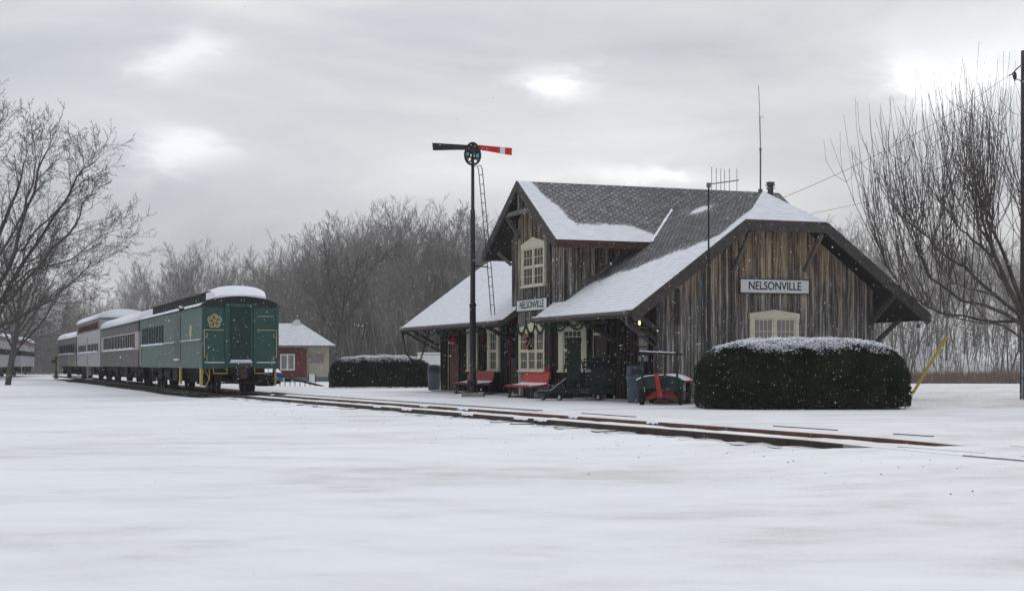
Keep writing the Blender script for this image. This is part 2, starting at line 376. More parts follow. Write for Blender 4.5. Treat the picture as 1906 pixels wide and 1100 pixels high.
# ------------------------------------------------------------------ terrain
TP = Vector((5.3, 24.5)); TA = R(23.9); TH = Vector((-math.sin(TA), math.cos(TA))); TN = Vector((math.cos(TA), math.sin(TA)))
def bend(s):      # lateral offset of the track centre: eases to the train's heading
    if s < 30: return 0.0
    k = s-30
    return .068*(k*k/40 if k < 20 else 10+(k-20)-0) if k < 20 else .068*(k-10)
def track(s, d=0.0):
    p = TP+TH*s+TN*(bend(s)+d); return p
def sm(a, b, x):
    t = max(0, min(1, (x-a)/(b-a))); return t*t*(3-2*t)
def treeline(x):       # distance at which the wood starts
    return 225-125*sm(-55, 45, x)
def ground_z(x, y, s, d):
    if y > 70 or s > 60:
        w_ = sm(70, 140, y)
    else: w_ = 0
    n = noise.noise(Vector((x*.12, y*.12, 3)))*.05+noise.noise(Vector((x*.5, y*.5, 7)))*.012
    plat = .0+n*.25 if d > 1.7 else -.13+n*.8
    if 1.15 < d <= 1.7: plat = -.06+.06*(d-1.15)/.55
    if abs(d) <= 1.15: plat = -.078+noise.noise(Vector((x*1.7, y*1.7, 1)))*.024+(.03 if abs(d) < .5 else 0)
    if -1.15 <= d < -.80: plat = -.105-.02*(1-sm(4, 22, s))+noise.noise(Vector((x*2.3, y*2.3, 9)))*.035
    if -1.9 < d < -1.15: plat = -.12+noise.noise(Vector((x*1.5, y*1.5, 9)))*.04
    if d < -1.9: plat += .02*math.exp(-((d+2.6)/.5)**2)
    cr = 1-sm(-2.9, -1.2, s+d*.12+noise.noise(Vector((x*.9, y*.9, 2)))*.5)
    zc = .012 if d > -1.4 else .012-.15*sm(1.4, 6, -d)
    z = plat*(1-cr)+zc*cr
    z = z*(1-w_)+(-.25+n)*w_
    t = treeline(x); k = max(0, y-t)
    z += 9*sm(0, 190, k)*(1-.35*sm(30, 110, x))+5*sm(200, 600, k)
    return z
def build_ground():
    ss_ = [-60, -45, -35, -28, -24, -21, -18, -16]
    v = -14.0
    while v < 60: ss_.append(v); v += .35
    while v < 120: ss_.append(v); v += 1.2
    while v < 400: ss_.append(v); v += 6
    while v < 1500: ss_.append(v); v += 40
    ds = [-700, -450, -300, -220, -160, -120, -95, -75, -60, -48, -38, -30, -25, -21]
    v = -18.0
    while v < -2.4: ds.append(v); v += .6
    ds += [-2.4, -2.1, -1.9, -1.7, -1.5, -1.3, -1.16, -1.14, -.95, -.84, -.66, -.4, 0, .4, .66, .84, 1.0, 1.14, 1.16, 1.3, 1.5, 1.7, 1.9, 2.3, 2.8]
    v = 3.5
    while v < 30: ds.append(v); v += .8
    while v < 150: ds.append(v); v += 5
    ds += [170, 200, 250, 320, 420, 560, 700, 900]
    vs = []; wd = []; gr = []; gt = []; ba = []
    for s in ss_:
        for d in ds:
            fall = 1 if abs(d) < 20 else max(0, 1-(abs(d)-20)/150)
            b = bend(min(s, 130)); p = TP+TH*s+TN*(b*fall+d)
            dd = d-(bend(s) if fall < 1 else 0)*0
            vs.append((p.x, p.y, ground_z(p.x, p.y, s, dd)))
            k = p.y-treeline(p.x)
            wv = sm(-4, 14, k)
            wv *= 1-.5*sm(24, 38, p.x)
            if p.x > 30: wv *= 1-.95*sm(45, 60, k)*(1-sm(120, 150, k))*sm(.27, .31, p.x/p.y)
            wd.append(wv)
            px = HX+F*p.x/max(p.y, 1)
            gr.append(sm(39, 45, p.y)*sm(.8, 2.6, p.x-(.2*p.y+.2))*(1-.5*sm(70, 95, p.y)) if p.x > 0 else .25*sm(60, 120, p.y))
            ba.append(sm(37.5, 40, s)*(1-sm(125, 132, s))*sm(-2.7, -1.6, dd)*(1-sm(1.4, 2.2, dd)))
            gt.append(math.exp(-((d+4)/2.6)**2) if d > -12 else 0)
    n = len(ds)
    fs = [(i*n+j, i*n+j+1, (i+1)*n+j+1, (i+1)*n+j) for i in range(len(ss_)-1) for j in range(n-1)]
    me = bpy.data.meshes.new('ground'); me.from_pydata(vs, [], fs)
    for nm, dat in (('wood', wd), ('grass', gr), ('grit', gt), ('bare', ba)):
        a = me.attributes.new(nm, 'FLOAT', 'POINT'); a.data.foreach_set('value', dat)
    me.polygons.foreach_set('use_smooth', [True]*len(me.polygons)); me.materials.append(M['ground']); me.update()
    if me.polygons[0].normal.z < 0: me.flip_normals()
    o = bpy.data.objects.new('ground', me); C.objects.link(o); tag(o, 'snow covered ground with thin grey streaks', None, None, 'structure')
build_ground()

# ------------------------------------------------------------------ track
def rail(side, name, lab, s0, s1, m_, lift=0):
    mb = MB(); prof = [(-.065, -.14), (.065, -.14), (.065, -.125), (.026, -.11), (.026, -.045), (.040, -.035), (.040, .0), (-.040, .0), (-.040, -.035), (-.026, -.045), (-.026, -.11), (-.065, -.125)]
    s = s0; rows = []
    while s <= s1: rows.append(s); s += 1.0 if s < 60 else 3
    n = len(prof); vs = []
    for s in rows:
        for (a, z) in prof:
            p = track(s, side*.7525+a); vs.append((p.x, p.y, z+lift-.05*(1-sm(s0-.5, s0+3.5, s))-.006*abs(noise.noise(Vector((s*.8, side, 4))))))
    fs = [(i*n+k, i*n+(k+1) % n, (i+1)*n+(k+1) % n, (i+1)*n+k) for i in range(len(rows)-1) for k in range(n)]
    fs += [tuple(range(n)), tuple((len(rows)-1)*n+k for k in reversed(range(n)))]
    mb.add(vs, fs)
    o = mb.build(name, m_, None, False, label=lab, cat='rail'); return o
rail(-1, 'rail', 'near dark steel rail of the track in front of the station', -3, 150, 'rail_steel')
rail(1, 'rail', 'rusty far rail of the track, nearer the station platform', -3, 150, 'rail_rust')
# ties poking through the snow
mb = MB(); s = -1.0
while s < 60:
    a = track(s, -1.28); b_ = track(s, 1.2)
    mb.beam((a.x, a.y, -.185+random.uniform(-.03, .022)), (b_.x, b_.y, -.16), .22, .14); s += .56
mb.build('railway_ties', 'sleeper', None, False, label='timber ties under the two rails, mostly buried in snow', kind='stuff')
rg = random.Random(14)
for sd_ in (-1, 1):
    mb = MB()
    for k in range(5):
        s = rg.uniform(6, 38); Lp = rg.uniform(.35, .8); n = 8; vs = []
        for i in range(n+1):
            f = i/n; h = .022*math.sin(math.pi*f)**.5+.003
            for off, z in ((-.055, -.03), (-.045, h*.6), (0, h), (.045, h*.6), (.055, -.03)):
                p = track(s+Lp*f, sd_*.7525+off*(1+.25*rg.random())); vs.append((p.x, p.y, z+(rg.uniform(-.02, .01) if z < 0 else 0)))
        mb.add(vs, [(i*5+j, (i+1)*5+j, (i+1)*5+j+1, i*5+j+1) for i in range(n) for j in range(4)])
    mb.build('snow_clumps', 'snow', None, True, label=['', 'patches of snow lying across the rusty far rail', 'patches of snow lying across the dark near rail'][sd_], kind='stuff')
# exposed pieces of platform edge
def curb(name, s0, s1, d, wd, ht, m_, lab, ztop=.03):
    mb = MB(); k = s0
    while k < s1-.01:
        e = min(s1, k+1.0); a = track(k, d); c = track(e, d); mb.beam((a.x, a.y, ztop-ht/2), (c.x, c.y, ztop-ht/2), wd, ht); k = e
    mb.build(name, m_, None, False, label=lab, cat='platform edge')
curb('platform_edge', 15.2, 42, 1.72, .16, .12, 'concrete', 'long concrete platform edge showing beside the far rail near the signal mast')
curb('platform_edge', 10.2, 12.8, 1.75, .08, .10, 'sleeper', 'short dark platform edge piece beside the rails before the red benches', .02)
curb('platform_edge', 2.6, 4.6, 1.75, .06, .10, 'sleeper', 'dark sliver of platform edge beside the rails before the long hedge', .018)
curb('platform_edge', .0, 1.0, 1.78, .05, .10, 'sleeper', 'small dark platform edge sliver just before the rails vanish under snow', .016)
mb = MB(); a = track(-6.4, -1.5); b_ = track(-4.6, -1.45); mb.beam((a.x, a.y, -.03), (b_.x, b_.y, -.03), .10, .12)
a = track(-4.6, -1.45); b_ = track(-1.6, -1.15); mb.beam((a.x, a.y, -.045), (b_.x, b_.y, -.045), .04, .12)
mb.build('crossing_edge', 'concrete', None, False, label='dark broken pavement edge of the crossing at the right frame edge', cat='pavement edge')
for k, (s0_, s1_, d_) in enumerate(((-4.2, -2.4, -.80), (-6.6, -4.9, -.80), (-3.9, -2.9, .82), (-5.9, -4.9, .84), (-8.5, -7.2, .80))):
    curb('flangeway_gap', s0_, s1_, d_, .03, .05, 'sleeper', ['dark groove nearest the point where the near rail vanishes', 'second dark groove right of the near rail end', 'dark groove right of the far rail end', 'second groove right of the far rail end', 'last dark groove at the right frame edge'][k], .0165)
# stones on the snow
mb = MB(); rg = random.Random(3)
for i in range(200):
    s = rg.uniform(-9, 34); d = -2.2-abs(rg.gauss(0, 1.7)); p = track(s, d); r = rg.uniform(.006, .015)
    z = ground_z(p.x, p.y, s, d)
    mb.add([(p.x-r, p.y, z), (p.x, p.y-r, z), (p.x+r*1.3, p.y, z), (p.x, p.y+r, z), (p.x, p.y, z+r*.9)], [(0, 1, 4), (1, 2, 4), (2, 3, 4), (3, 0, 4)])
mb.build('ballast_stones', 'stone', None, False, label='scattered ballast stones lying on the snow in front of the track', kind='stuff')

# ------------------------------------------------------------------ the depot (local x = v to the back, local y = u along the track, away)
DA = R(20.8)
depot = thing('train_depot', (4.53, 46.9, 0), DA, 'weathered board and batten station building with snowy roof and cross gable', 'station building')
DM = Matrix.Translation((4.53, 46.9, 0)) @ Matrix.Rotation(DA, 4, 'Z')
EZ, SL, OH, WD, UE, U0, U1 = 2.78, .737, 1.45, 7.6, 21.6, -1.1, 22.7
RZ = EZ+SL*(OH+WD/2); VH = -OH+(5.59-EZ)/SL; GU, GH, GZR, GZE = 8.25, 3.6, 7.63, 5.3
GS = (GZR-GZE)/GH
def main_z(v): return EZ+SL*(min(v, WD-v)+OH)
def board_wall(mb, A, B, zlo, ztop, holes=(), th=.08, sp=.29, proud=.028, bw=.055):
    """A,B: (v,u) ends of the outer face; outward normal is to the right of A->B. ztop: function of distance along"""
    A = Vector(A); B = Vector(B); L = (B-A).length; d = (B-A)/L; nrm = Vector((d.y, -d.x))
    ts = [0]; t = 0
    while t < L-1e-6: t = min(L, t+.25); ts.append(t)
    vs = []
    for t in ts:
        for off in (0, -th):
            p = A+d*t+nrm*off; vs.append((p.x, p.y, zlo)); vs.append((p.x, p.y, ztop(t)))
    fs = []
    for i in range(len(ts)-1):
        a = i*4; b_ = a+4
        fs += [(a, a+1, b_+1, b_), (a+2, b_+2, b_+3, a+3), (a+1, a+3, b_+3, b_+1), (a, b_, b_+2, a+2)]
    fs += [(0, 2, 3, 1), (len(ts)*4-4, len(ts)*4-3, len(ts)*4-1, len(ts)*4-2)]
    mb.add(vs, fs)
    t = sp*.5
    while t < L-.03:
        w_ = bw*random.uniform(.8, 1.15); tt_ = t+random.uniform(-.02, .02)
        iv = [(zlo, min(ztop(max(0, tt_-w_)), ztop(min(L, tt_+w_)))-.01)]
        for (h0, h1, z0, z1) in holes:
            if h0-.02 < tt_ < h1+.02:
                nv = []
                for (a, b_) in iv:
                    if z0 > a: nv.append((a, min(b_, z0)))
                    if z1 < b_: nv.append((max(a, z1), b_))
                iv = nv
        for (a, b_) in iv:
            if b_-a < .08: continue
            p0 = A+d*(tt_-w_/2); p1 = A+d*(tt_+w_/2); q0 = p0+nrm*proud; q1 = p1+nrm*proud
            p0 -= nrm*.002; p1 -= nrm*.002
            mb.add([(p0.x, p0.y, a), (p1.x, p1.y, a), (q1.x, q1.y, a), (q0.x, q0.y, a), (p0.x, p0.y, b_), (p1.x, p1.y, b_), (q1.x, q1.y, b_), (q0.x, q0.y, b_)],
                   [(3, 2, 1, 0), (4, 5, 6, 7), (0, 1, 5, 4), (1, 2, 6, 5), (2, 3, 7, 6), (3, 0, 4, 7)])
        t += sp
# gable wall facing the camera: A at back? normal must face -u: go along +v => d=(1,0) normal=(0,-1)
mb = MB()
board_wall(mb, (0, 0), (WD, 0), 0, lambda t: min(main_z(t)-.2, 6.2), holes=[(3.05, 4.9, 1.0, 2.8), (2.7, 5.25, 3.42, 3.86)], sp=.24)
mb.box(-.06, .10, -.05, .10, 0, 3.55); mb.box(WD-.10, WD+.06, -.05, .10, 0, 3.55)
mb.build('gable_wall', 'wood_gable', depot, label='tan and grey weathered gable wall')
# front wall (normal -v): go from far to near: d=(0,-1) normal = (-1, 0)
mb = MB(); L0 = UE
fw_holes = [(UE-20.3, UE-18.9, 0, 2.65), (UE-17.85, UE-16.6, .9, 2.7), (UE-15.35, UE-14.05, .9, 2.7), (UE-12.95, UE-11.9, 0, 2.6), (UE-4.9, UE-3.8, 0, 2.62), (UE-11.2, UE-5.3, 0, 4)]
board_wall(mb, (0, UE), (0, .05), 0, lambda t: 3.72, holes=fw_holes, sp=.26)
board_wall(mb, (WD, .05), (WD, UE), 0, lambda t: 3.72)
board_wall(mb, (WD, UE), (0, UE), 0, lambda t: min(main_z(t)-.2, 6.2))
mb.build('front_wall', 'wood_front', depot, label='sheltered brown wall, its colour darkened for the shade under the eaves')
# bay on the ground floor and the upright front of the cross gable
gt = lambda u: GZR-GS*abs(u-GU)-.2
mb = MB()
board_wall(mb, (-.87, 9.8), (-.87, 6.85), 0, lambda t: gt(9.8-t), holes=[(.2, 2.7, .95, 2.66), (.45, 2.75, 3.9, 5.62), (0, 2.95, 3.06, 3.5)], sp=.21)
board_wall(mb, (-.87, 6.85), (-.76, 6.85), 2.9, lambda t: gt(6.85), sp=.3)
board_wall(mb, (-.76, 9.8), (-.87, 9.8), 2.9, lambda t: gt(9.8), sp=.3)
board_wall(mb, (-.75, 6.85), (-.75, 5.7), 2.95, lambda t: gt(6.85-t), sp=.2)
board_wall(mb, (-.75, 10.8), (-.75, 9.8), 2.95, lambda t: gt(10.8-t), sp=.2)
board_wall(mb, (-.75, 5.7), (2.9, 5.7), 2.95, lambda t: GZR-GS*(GU-5.7)-.2, sp=.24)
board_wall(mb, (2.9, 10.8), (-.75, 10.8), 2.95, lambda t: GZR-GS*2.55-.2, sp=.24)
mb.build('dormer_wall', 'wood_dormer', depot, label='grey boarded upper gable above the bay')
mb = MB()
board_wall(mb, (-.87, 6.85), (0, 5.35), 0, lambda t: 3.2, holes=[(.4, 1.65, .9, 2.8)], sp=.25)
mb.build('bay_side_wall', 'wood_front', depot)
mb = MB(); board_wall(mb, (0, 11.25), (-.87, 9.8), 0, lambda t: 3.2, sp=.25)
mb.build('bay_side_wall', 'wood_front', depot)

# roof patches
def roof_obj(name, patches, parent, thick=.13):
    vs = []; fs = []; uvs = []; sn = []
    for (P, nu, nv, uvc, fn) in patches:
        o = len(vs)
        for j in range(nv+1):
            for i in range(nu+1):
                a, b_ = i/nu, j/nv
                p = (Vector(P[0])*(1-a)+Vector(P[1])*a)*(1-b_)+(Vector(P[3])*(1-a)+Vector(P[2])*a)*b_
                uv = (Vector(uvc[0])*(1-a)+Vector(uvc[1])*a)*(1-b_)+(Vector(uvc[3])*(1-a)+Vector(uvc[2])*a)*b_
                s_ = fn(p); vs.append((p.x, p.y, p.z+.02*min(1, max(0, s_)))); uvs.append(uv[:]); sn.append(s_)
        n = nu+1
        for j in range(nv):
            for i in range(nu): fs.append((o+j*n+i, o+j*n+i+1, o+(j+1)*n+i+1, o+(j+1)*n+i))
    nt = len(fs); us = len(vs)
    for (P, nu, nv, uvc, fn) in patches:      # underside
        o = len(vs)
        for p in P: vs.append((p[0], p[1], p[2]-thick)); uvs.append((0, 0)); sn.append(0)
        fs.append((o, o+1, o+2, o+3) if len(P) == 4 else (o, o+1, o+2))
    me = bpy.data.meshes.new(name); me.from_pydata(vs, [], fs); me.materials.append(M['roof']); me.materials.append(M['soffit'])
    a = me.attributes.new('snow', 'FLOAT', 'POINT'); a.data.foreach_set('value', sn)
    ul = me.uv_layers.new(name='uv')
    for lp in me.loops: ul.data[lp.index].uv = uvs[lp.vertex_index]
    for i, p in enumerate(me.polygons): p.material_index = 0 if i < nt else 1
    me.update(); o = bpy.data.objects.new(name, me); C.objects.link(o); o.parent = parent; return o
K = math.sqrt(1+SL*SL)
def nz(a, b_, s=1, k=0): return noise.noise(Vector((a*s, b_*s, k)))
def snow_front(p):
    v, u = p.x, p.y
    if u > 10: return .95-.12*sm(1.5, 3.5, v)+.15*nz(u, v, .6, 4)
    # near half: snow on lower third and a strip up the rake, bare shingles between
    edge = .55+.28*nz(u, v, .8, 1)+(.9-.28*u)*1.0
    low = 1-sm(edge-.25, edge+.5, v)
    strip = 1-sm(.0, .85, u-(-.85)+.45*nz(v, 3, 1.1, 2)-.06*(3-v))
    patch = math.exp(-((u-3.9)/.9)**2-((v-3.45)/.22)**2)*.9
    near_dormer = .10*sm(4, 5.5, u)
    return max(.10+near_dormer, low, strip, patch)
def snow_back(p): return .8
def snow_hip(p): return .93-.45*sm(.3, .38, p.y)+.1*nz(p.x, p.y, 1.5)
def q3(v, u, z=None): return (v, u, main_z(v) if z is None else z)
def patch(vb, ul0, ul1, vt, uh0, uh1, fn, res=.14):
    P = [q3(vb, ul0), q3(vb, ul1), q3(vt, uh1), q3(vt, uh0)]
    uv = [(ul0, (vb+OH)*K), (ul1, (vb+OH)*K), (uh1, (vt+OH)*K), (uh0, (vt+OH)*K)]
    return (P, max(1, int(abs(ul1-ul0)/res)), max(1, int(abs(vt-vb)*K/res)), uv, fn)
def patchb(vb, ul0, ul1, vt, uh0, uh1):
    P = [(WD-vb, ul1, main_z(vb)), (WD-vb, ul0, main_z(vb)), (WD-vt, uh0, main_z(vt)), (WD-vt, uh1, main_z(vt))]
    uv = [(ul1, (vb+OH)*K), (ul0, (vb+OH)*K), (uh0, (vt+OH)*K), (uh1, (vt+OH)*K)]
    return (P, 40, 8, uv, snow_back)
AP0, AP1 = .34, 21.26
pts = [patch(-OH, U0, 6.73, -.75, U0, 6.73, snow_front), patch(-OH, 9.93, U1, -.75, 9.93, U1, snow_front),
       patch(-.75, U0, U1, VH, U0, U1, snow_front), patch(VH, U0, U1, WD/2, AP0, AP1, snow_front),
       patchb(-OH, U0, U1, VH, U0, U1), patchb(VH, U0, U1, WD/2, AP0, AP1)]
hz = 5.59; vr = WD-VH
pts.append(([(VH, U0, hz), (vr, U0, hz), (WD/2+.01, AP0, RZ), (WD/2-.01, AP0, RZ)], 20, 14, [(VH, 0), (vr, 0), (WD/2, 1.8), (WD/2, 1.8)], snow_hip))
pts.append(([(vr, U1, hz), (VH, U1, hz), (WD/2-.01, AP1, RZ), (WD/2+.01, AP1, RZ)], 6, 4, [(VH, 0), (vr, 0), (WD/2, 1.8), (WD/2, 1.8)], snow_hip))
mroof = roof_obj('roof', pts, depot); mroof['label'] = 'main roof, snow on shingles'
KG = math.sqrt(1+GS*GS)
def snow_dorm(p):
    v, u = p.x, p.y; h = (GU-u)
    front = 1-sm(.15, .85, (v+1.5)-.25*h-.12*nz(u, v, 2.2))
    low = sm(.60, .84, h/GH+.05*nz(v, 5, 1.4)-(.12 if v < 1.2 else 0)*sm(-1, 1.2, v)*0)*(1-.0*v)
    bare_low = sm(3.0, 3.7, v)*.0
    dark = .0-.12*sm(1.5, 4, v)*(1-sm(6, 8, v))
    right = sm(2.2, 2.7, v-.4*h)*0
    low = low*(1-sm(1.4, 2.2, v-(h-2.6)*.9))
    return max(.25+dark, front, low)
pr = [((( -1.5, GU-GH, GZE), (9.1, GU-GH, GZE), (9.1, GU, GZR), (-1.5, GU, GZR)), 76, 32, [(0, 0), (10.6, 0), (10.6, GH*KG), (0, GH*KG)], snow_dorm),
      (((9.1, GU+GH, GZE), (-1.5, GU+GH, GZE), (-1.5, GU, GZR), (9.1, GU, GZR)), 12, 6, [(10.6, 0), (0, 0), (0, GH*KG), (10.6, GH*KG)], snow_back)]
droof = roof_obj('dormer_roof', pr, depot)
# fascia boards
def fboard(mb, p, q, h_, t_=.05, drop=0): mb.beam(Vector(p)-Vector((0, 0, h_/2+drop)), Vector(q)-Vector((0, 0, h_/2+drop)), t_, h_)
mb = MB(); e = .03
def rake(mb, u, h_):
    a = (-OH-.02, u, EZ+.0); b_ = (VH, u, hz); c = (vr, u, hz); d = (WD+OH+.02, u, EZ)
    poly = [(a[0], a[2]+.01), (b_[0], b_[2]+.01), (c[0], c[2]+.01), (d[0], d[2]+.01), (d[0], d[2]-h_*.72), (d[0]-.12, d[2]-h_), (c[0]-.08, c[2]-h_), (b_[0]+.08, b_[2]-h_), (a[0]+.12, a[2]-h_), (a[0], a[2]-h_*.72)]
    # split into three convex pieces
    for idx in ((0, 1, 7, 8, 9), (1, 2, 6, 7), (2, 3, 4, 5, 6)): mb.prism([poly[i] for i in idx], 1, u-.03, u+.03)
rake(mb, U0-.03, .33); rake(mb, U1+.03, .33)
for (v_, s_) in ((-OH, -1), (WD+OH, 1)):
    segs = [(U0, 6.73), (9.93, U1)] if s_ < 0 else [(U0, U1)]
    for (a, b_) in segs: mb.box(min(v_, v_+s_*.04), max(v_, v_+s_*.04), a, b_, EZ-.20, EZ-.012)
for u_ in (6.73, 9.93):    # cut ends of the roof beside the bay
    mb.prism([(-OH-.04, EZ-.01), (-.76, main_z(-.76)-.01), (-.76, main_z(-.76)-.26), (-OH-.04, EZ-.24)], 1, u_-.025, u_+.025)
mb.build('fascia', 'trim', mroof)
mb = MB()
for (a, b_) in ((U0+.05, 6.70), (9.96, U1-.05)):
    mb.prism([(-OH-.05, EZ-.01), (-OH-.16, EZ-.01), (-OH-.18, EZ-.09), (-OH-.13, EZ-.13), (-OH-.05, EZ-.13)], 1, a, b_)
mb.tube([(-OH-.11, U0+.15, EZ-.12), (-OH-.10, U0+.2, EZ-.40), (-.12, .12, EZ-1.05), (-.12, .12, .15)], .045, 8)
mb.build('gutter', 'gutter', mroof)
mb = MB()
for (a, b_) in ((U0+.35, 6.60), (10.2, U1-.1)):
    mb = MB(); u_ = a
    while u_ < b_-.3:
        L_ = random.uniform(.5, 1.6); mb.box(-OH-.155, -OH-.045, u_, min(b_, u_+L_), EZ-.012, EZ+.018+random.uniform(0, .012)); u_ += L_+random.choice((0, 0, .08, .25))
    mb.build('gutter_snow', 'snow', mroof)
mb = MB()
v_ = -1.5-.03
for sg in (-1, 1):
    mb.prism([(GU, GZR+.02), (GU+sg*GH, GZE+.02), (GU+sg*GH, GZE-.20), (GU+sg*(GH-.1), GZE-.27), (GU, GZR-.32)], 0, v_-.03, v_+.03)
mb.build('fascia', 'trim', droof)
mb = MB()
for sg in (-1, 1):
    u_ = GU+sg*GH; mb.box(-1.5, 9.1, min(u_, u_+sg*.04), max(u_, u_+sg*.04), GZE-.24, GZE-.012)
mb.build('eave_board', 'rust_fascia', droof)
# sloping flashing board where the dormer's side wall meets the main roof
mb = MB(); mb.beam((.25, 5.62, main_z(.25)+.09), (2.0, 5.62, main_z(2.0)+.09), .05, .12); mb.beam((-.7, 5.63, main_z(-.7)+.04), (.25, 5.63, main_z(.25)+.04), .03, .07); mb.build('flashing_board', 'grey_timber', depot)
mb = MB()          # snow lying in the valley
for (a, b_) in (((1.97, 4.65), (3.8, 6.74)),):
    n = 24; vs = []; rg = random.Random(2)
    for i in range(n+1):
        t = i/n; v_ = a[0]+(b_[0]-a[0])*t; u_ = a[1]+(b_[1]-a[1])*t; wdt = .10+.05*rg.random()
        vs += [(v_, u_-wdt, main_z(v_)+.035), (v_, u_, main_z(v_)+.06), (v_+.02, u_+wdt*.6, GZR-GS*abs(GU-(u_+wdt*.6))+.035)]
    mb.add(vs, [f for i in range(n) for f in ((i*3, i*3+1, i*3+4, i*3+3), (i*3+1, i*3+2, i*3+5, i*3+4))])
mb.build('valley_snow', 'snow', mroof)
# truss ornament in the dormer peak
mb = MB(); tz = 6.55
mb.beam((-1.42, GU-1.55, tz), (-1.42, GU+1.55, tz), .12, .14); mb.beam((-1.40, GU, tz-.1), (-1.40, GU, GZR-.3), .12, .16)
mb.build('gable_truss', 'grey_timber', depot)
def bracket(p, q, w_=.10, h_=.13, m_='trim'):
    mb = MB(); mb.beam(p, q, w_, h_); return mb.build('bracket', m_, depot)
for u_ in (GU+1.4, GU-1.4): bracket((-.87 if abs(u_-8.3) < 1.4 else -.80, u_, 5.75), (-1.42, u_, 6.55), m_='grey_timber')
bracket((-.80, 10.72, 4.85), (-1.25, 10.95, 5.30), m_='grey_timber')
for v_ in (2.55, 5.1): bracket((v_, -.04, 4.15), (v_, -1.02, 5.25), m_='grey_timber')
for v_ in (.6, WD-.1): bracket((v_, -.04, 2.45), (v_+(-.5 if v_ < 1 else .3), -1.02, 3.4))
for u_ in (.1, 3.2, 12.2, 18.6, UE-.1): bracket((-.04, u_, 1.95), (-OH+.12, u_, EZ-.12))
bracket((WD+.04, .1, 1.7), (WD+OH-.25, .1, EZ-.10)); bracket((WD+.04, UE-.1, 1.7), (WD+OH-.25, UE-.1, EZ-.10))
bracket((0, U1-.2, EZ-.05), (-OH+.1, U1-.2, EZ-.12)); bracket((.02, UE+.05, 1.75), (-OH+.1, U1-.25, EZ-.2))
bracket((-.04, -.02, 2.2), (-OH+.2, -.9, EZ-.10))

# windows: local frame built in (a along wall, outward o, z) then mapped
def wall_mtx(A, B):
    A = Vector(A); B = Vector(B); d = (B-A).normalized(); n = Vector((d.y, -d.x))
    return Matrix(((d.x, n.x, 0, A.x), (d.y, n.y, 0, A.y), (0, 0, 1, 0), (0, 0, 0, 1)))
def window(mtx, a0, a1, z0, z1, sashes, ped, glass='glass', cols=3, rows=2, cas=.11, lab=None, side=None, double=True):
    fr = MB(); c2 = side or cas
    fr.box(a0, a0+c2, .002, .085, z0, z1); fr.box(a1-c2, a1, .002, .085, z0, z1)
    if ped is not None: fr.prism([(a0-.02, z1), (a1+.02, z1), (a1+.02, z1+.16), ((a0+a1)/2, z1+.16+ped), (a0-.02, z1+.16)], 1, .004, .095)
    else: fr.box(a0-.02, a1+.02, .004, .095, z1, z1+.18)
    fr.box(a0-.03, a1+.03, .004, .13, z0-.07, z0)
    i0 = a0+c2; wv = (a1-a0-2*c2)/sashes
    pn = MB(); pn.box(i0+.002, a1-c2-.002, .03, .036, z0+.01, z1-.01)
    for k in range(sashes):
        x0 = i0+k*wv; x1 = x0+wv; st = .05
        if k: fr.box(x0-.045, x0+.045, .003, .08, z0, z1)
        x0 += .045 if k else 0; x1 -= .045 if k < sashes-1 else 0
        for (s0, s1, o) in (((z0+z1)/2, z1, .062), (z0, (z0+z1)/2, .05)) if double else ((z0, z1, .06),):
            fr.box(x0, x0+st, .037, o, s0, s1); fr.box(x1-st, x1, .037, o, s0, s1)
            fr.box(x0+st, x1-st, .037, o-.001, s0, s0+.05); fr.box(x0+st, x1-st, .037, o-.001, s1-.05, s1)
            for c in range(1, cols): xx = x0+st+(x1-x0-2*st)*c/cols; fr.box(xx-.011, xx+.011, .037, o-.004, s0+.05, s1-.05)
            for r in range(1, rows): zz_ = s0+(s1-s0)*r/rows; fr.box(x0+st, x1-st, .037, o-.006, zz_-.011, zz_+.011)
    f = fr.xf(mtx).build('window', 'cream', depot); pn.xf(mtx).build('pane', glass, f)
    if lab: f['label'] = lab
    return f
FM = wall_mtx((0, UE), (0, 0)); GM = wall_mtx((0, 0), (WD, 0)); BM = wall_mtx((-.87, 9.8), (-.87, 6.85)); CM = wall_mtx((-.87, 6.85), (0, 5.35))
window(GM, 3.10, 4.86, 1.0, 2.62, 2, .12, 'blind', 4, 2, .13, 'cream double window with drawn blinds in the gable wall')
window(BM, .22, 2.68, .98, 2.32, 3, .18, 'glass', 3, 2, .10, 'cream triple window of the bay')
window(BM, .50, 2.70, 3.98, 5.30, 2, .22, 'glass', 3, 2, .13, 'cream double window high in the cross gable')
window(CM, .46, 1.66, .98, 2.35, 1, .16, 'glass', 4, 3, .2, 'wide cream window on the angled side of the bay')
window(FM, UE-17.85, UE-16.6, .95, 2.45, 1, None, 'glass', 3, 2, .24)
window(FM, UE-15.35, UE-14.05, .95, 2.45, 1, None, 'glass', 3, 2, .28)
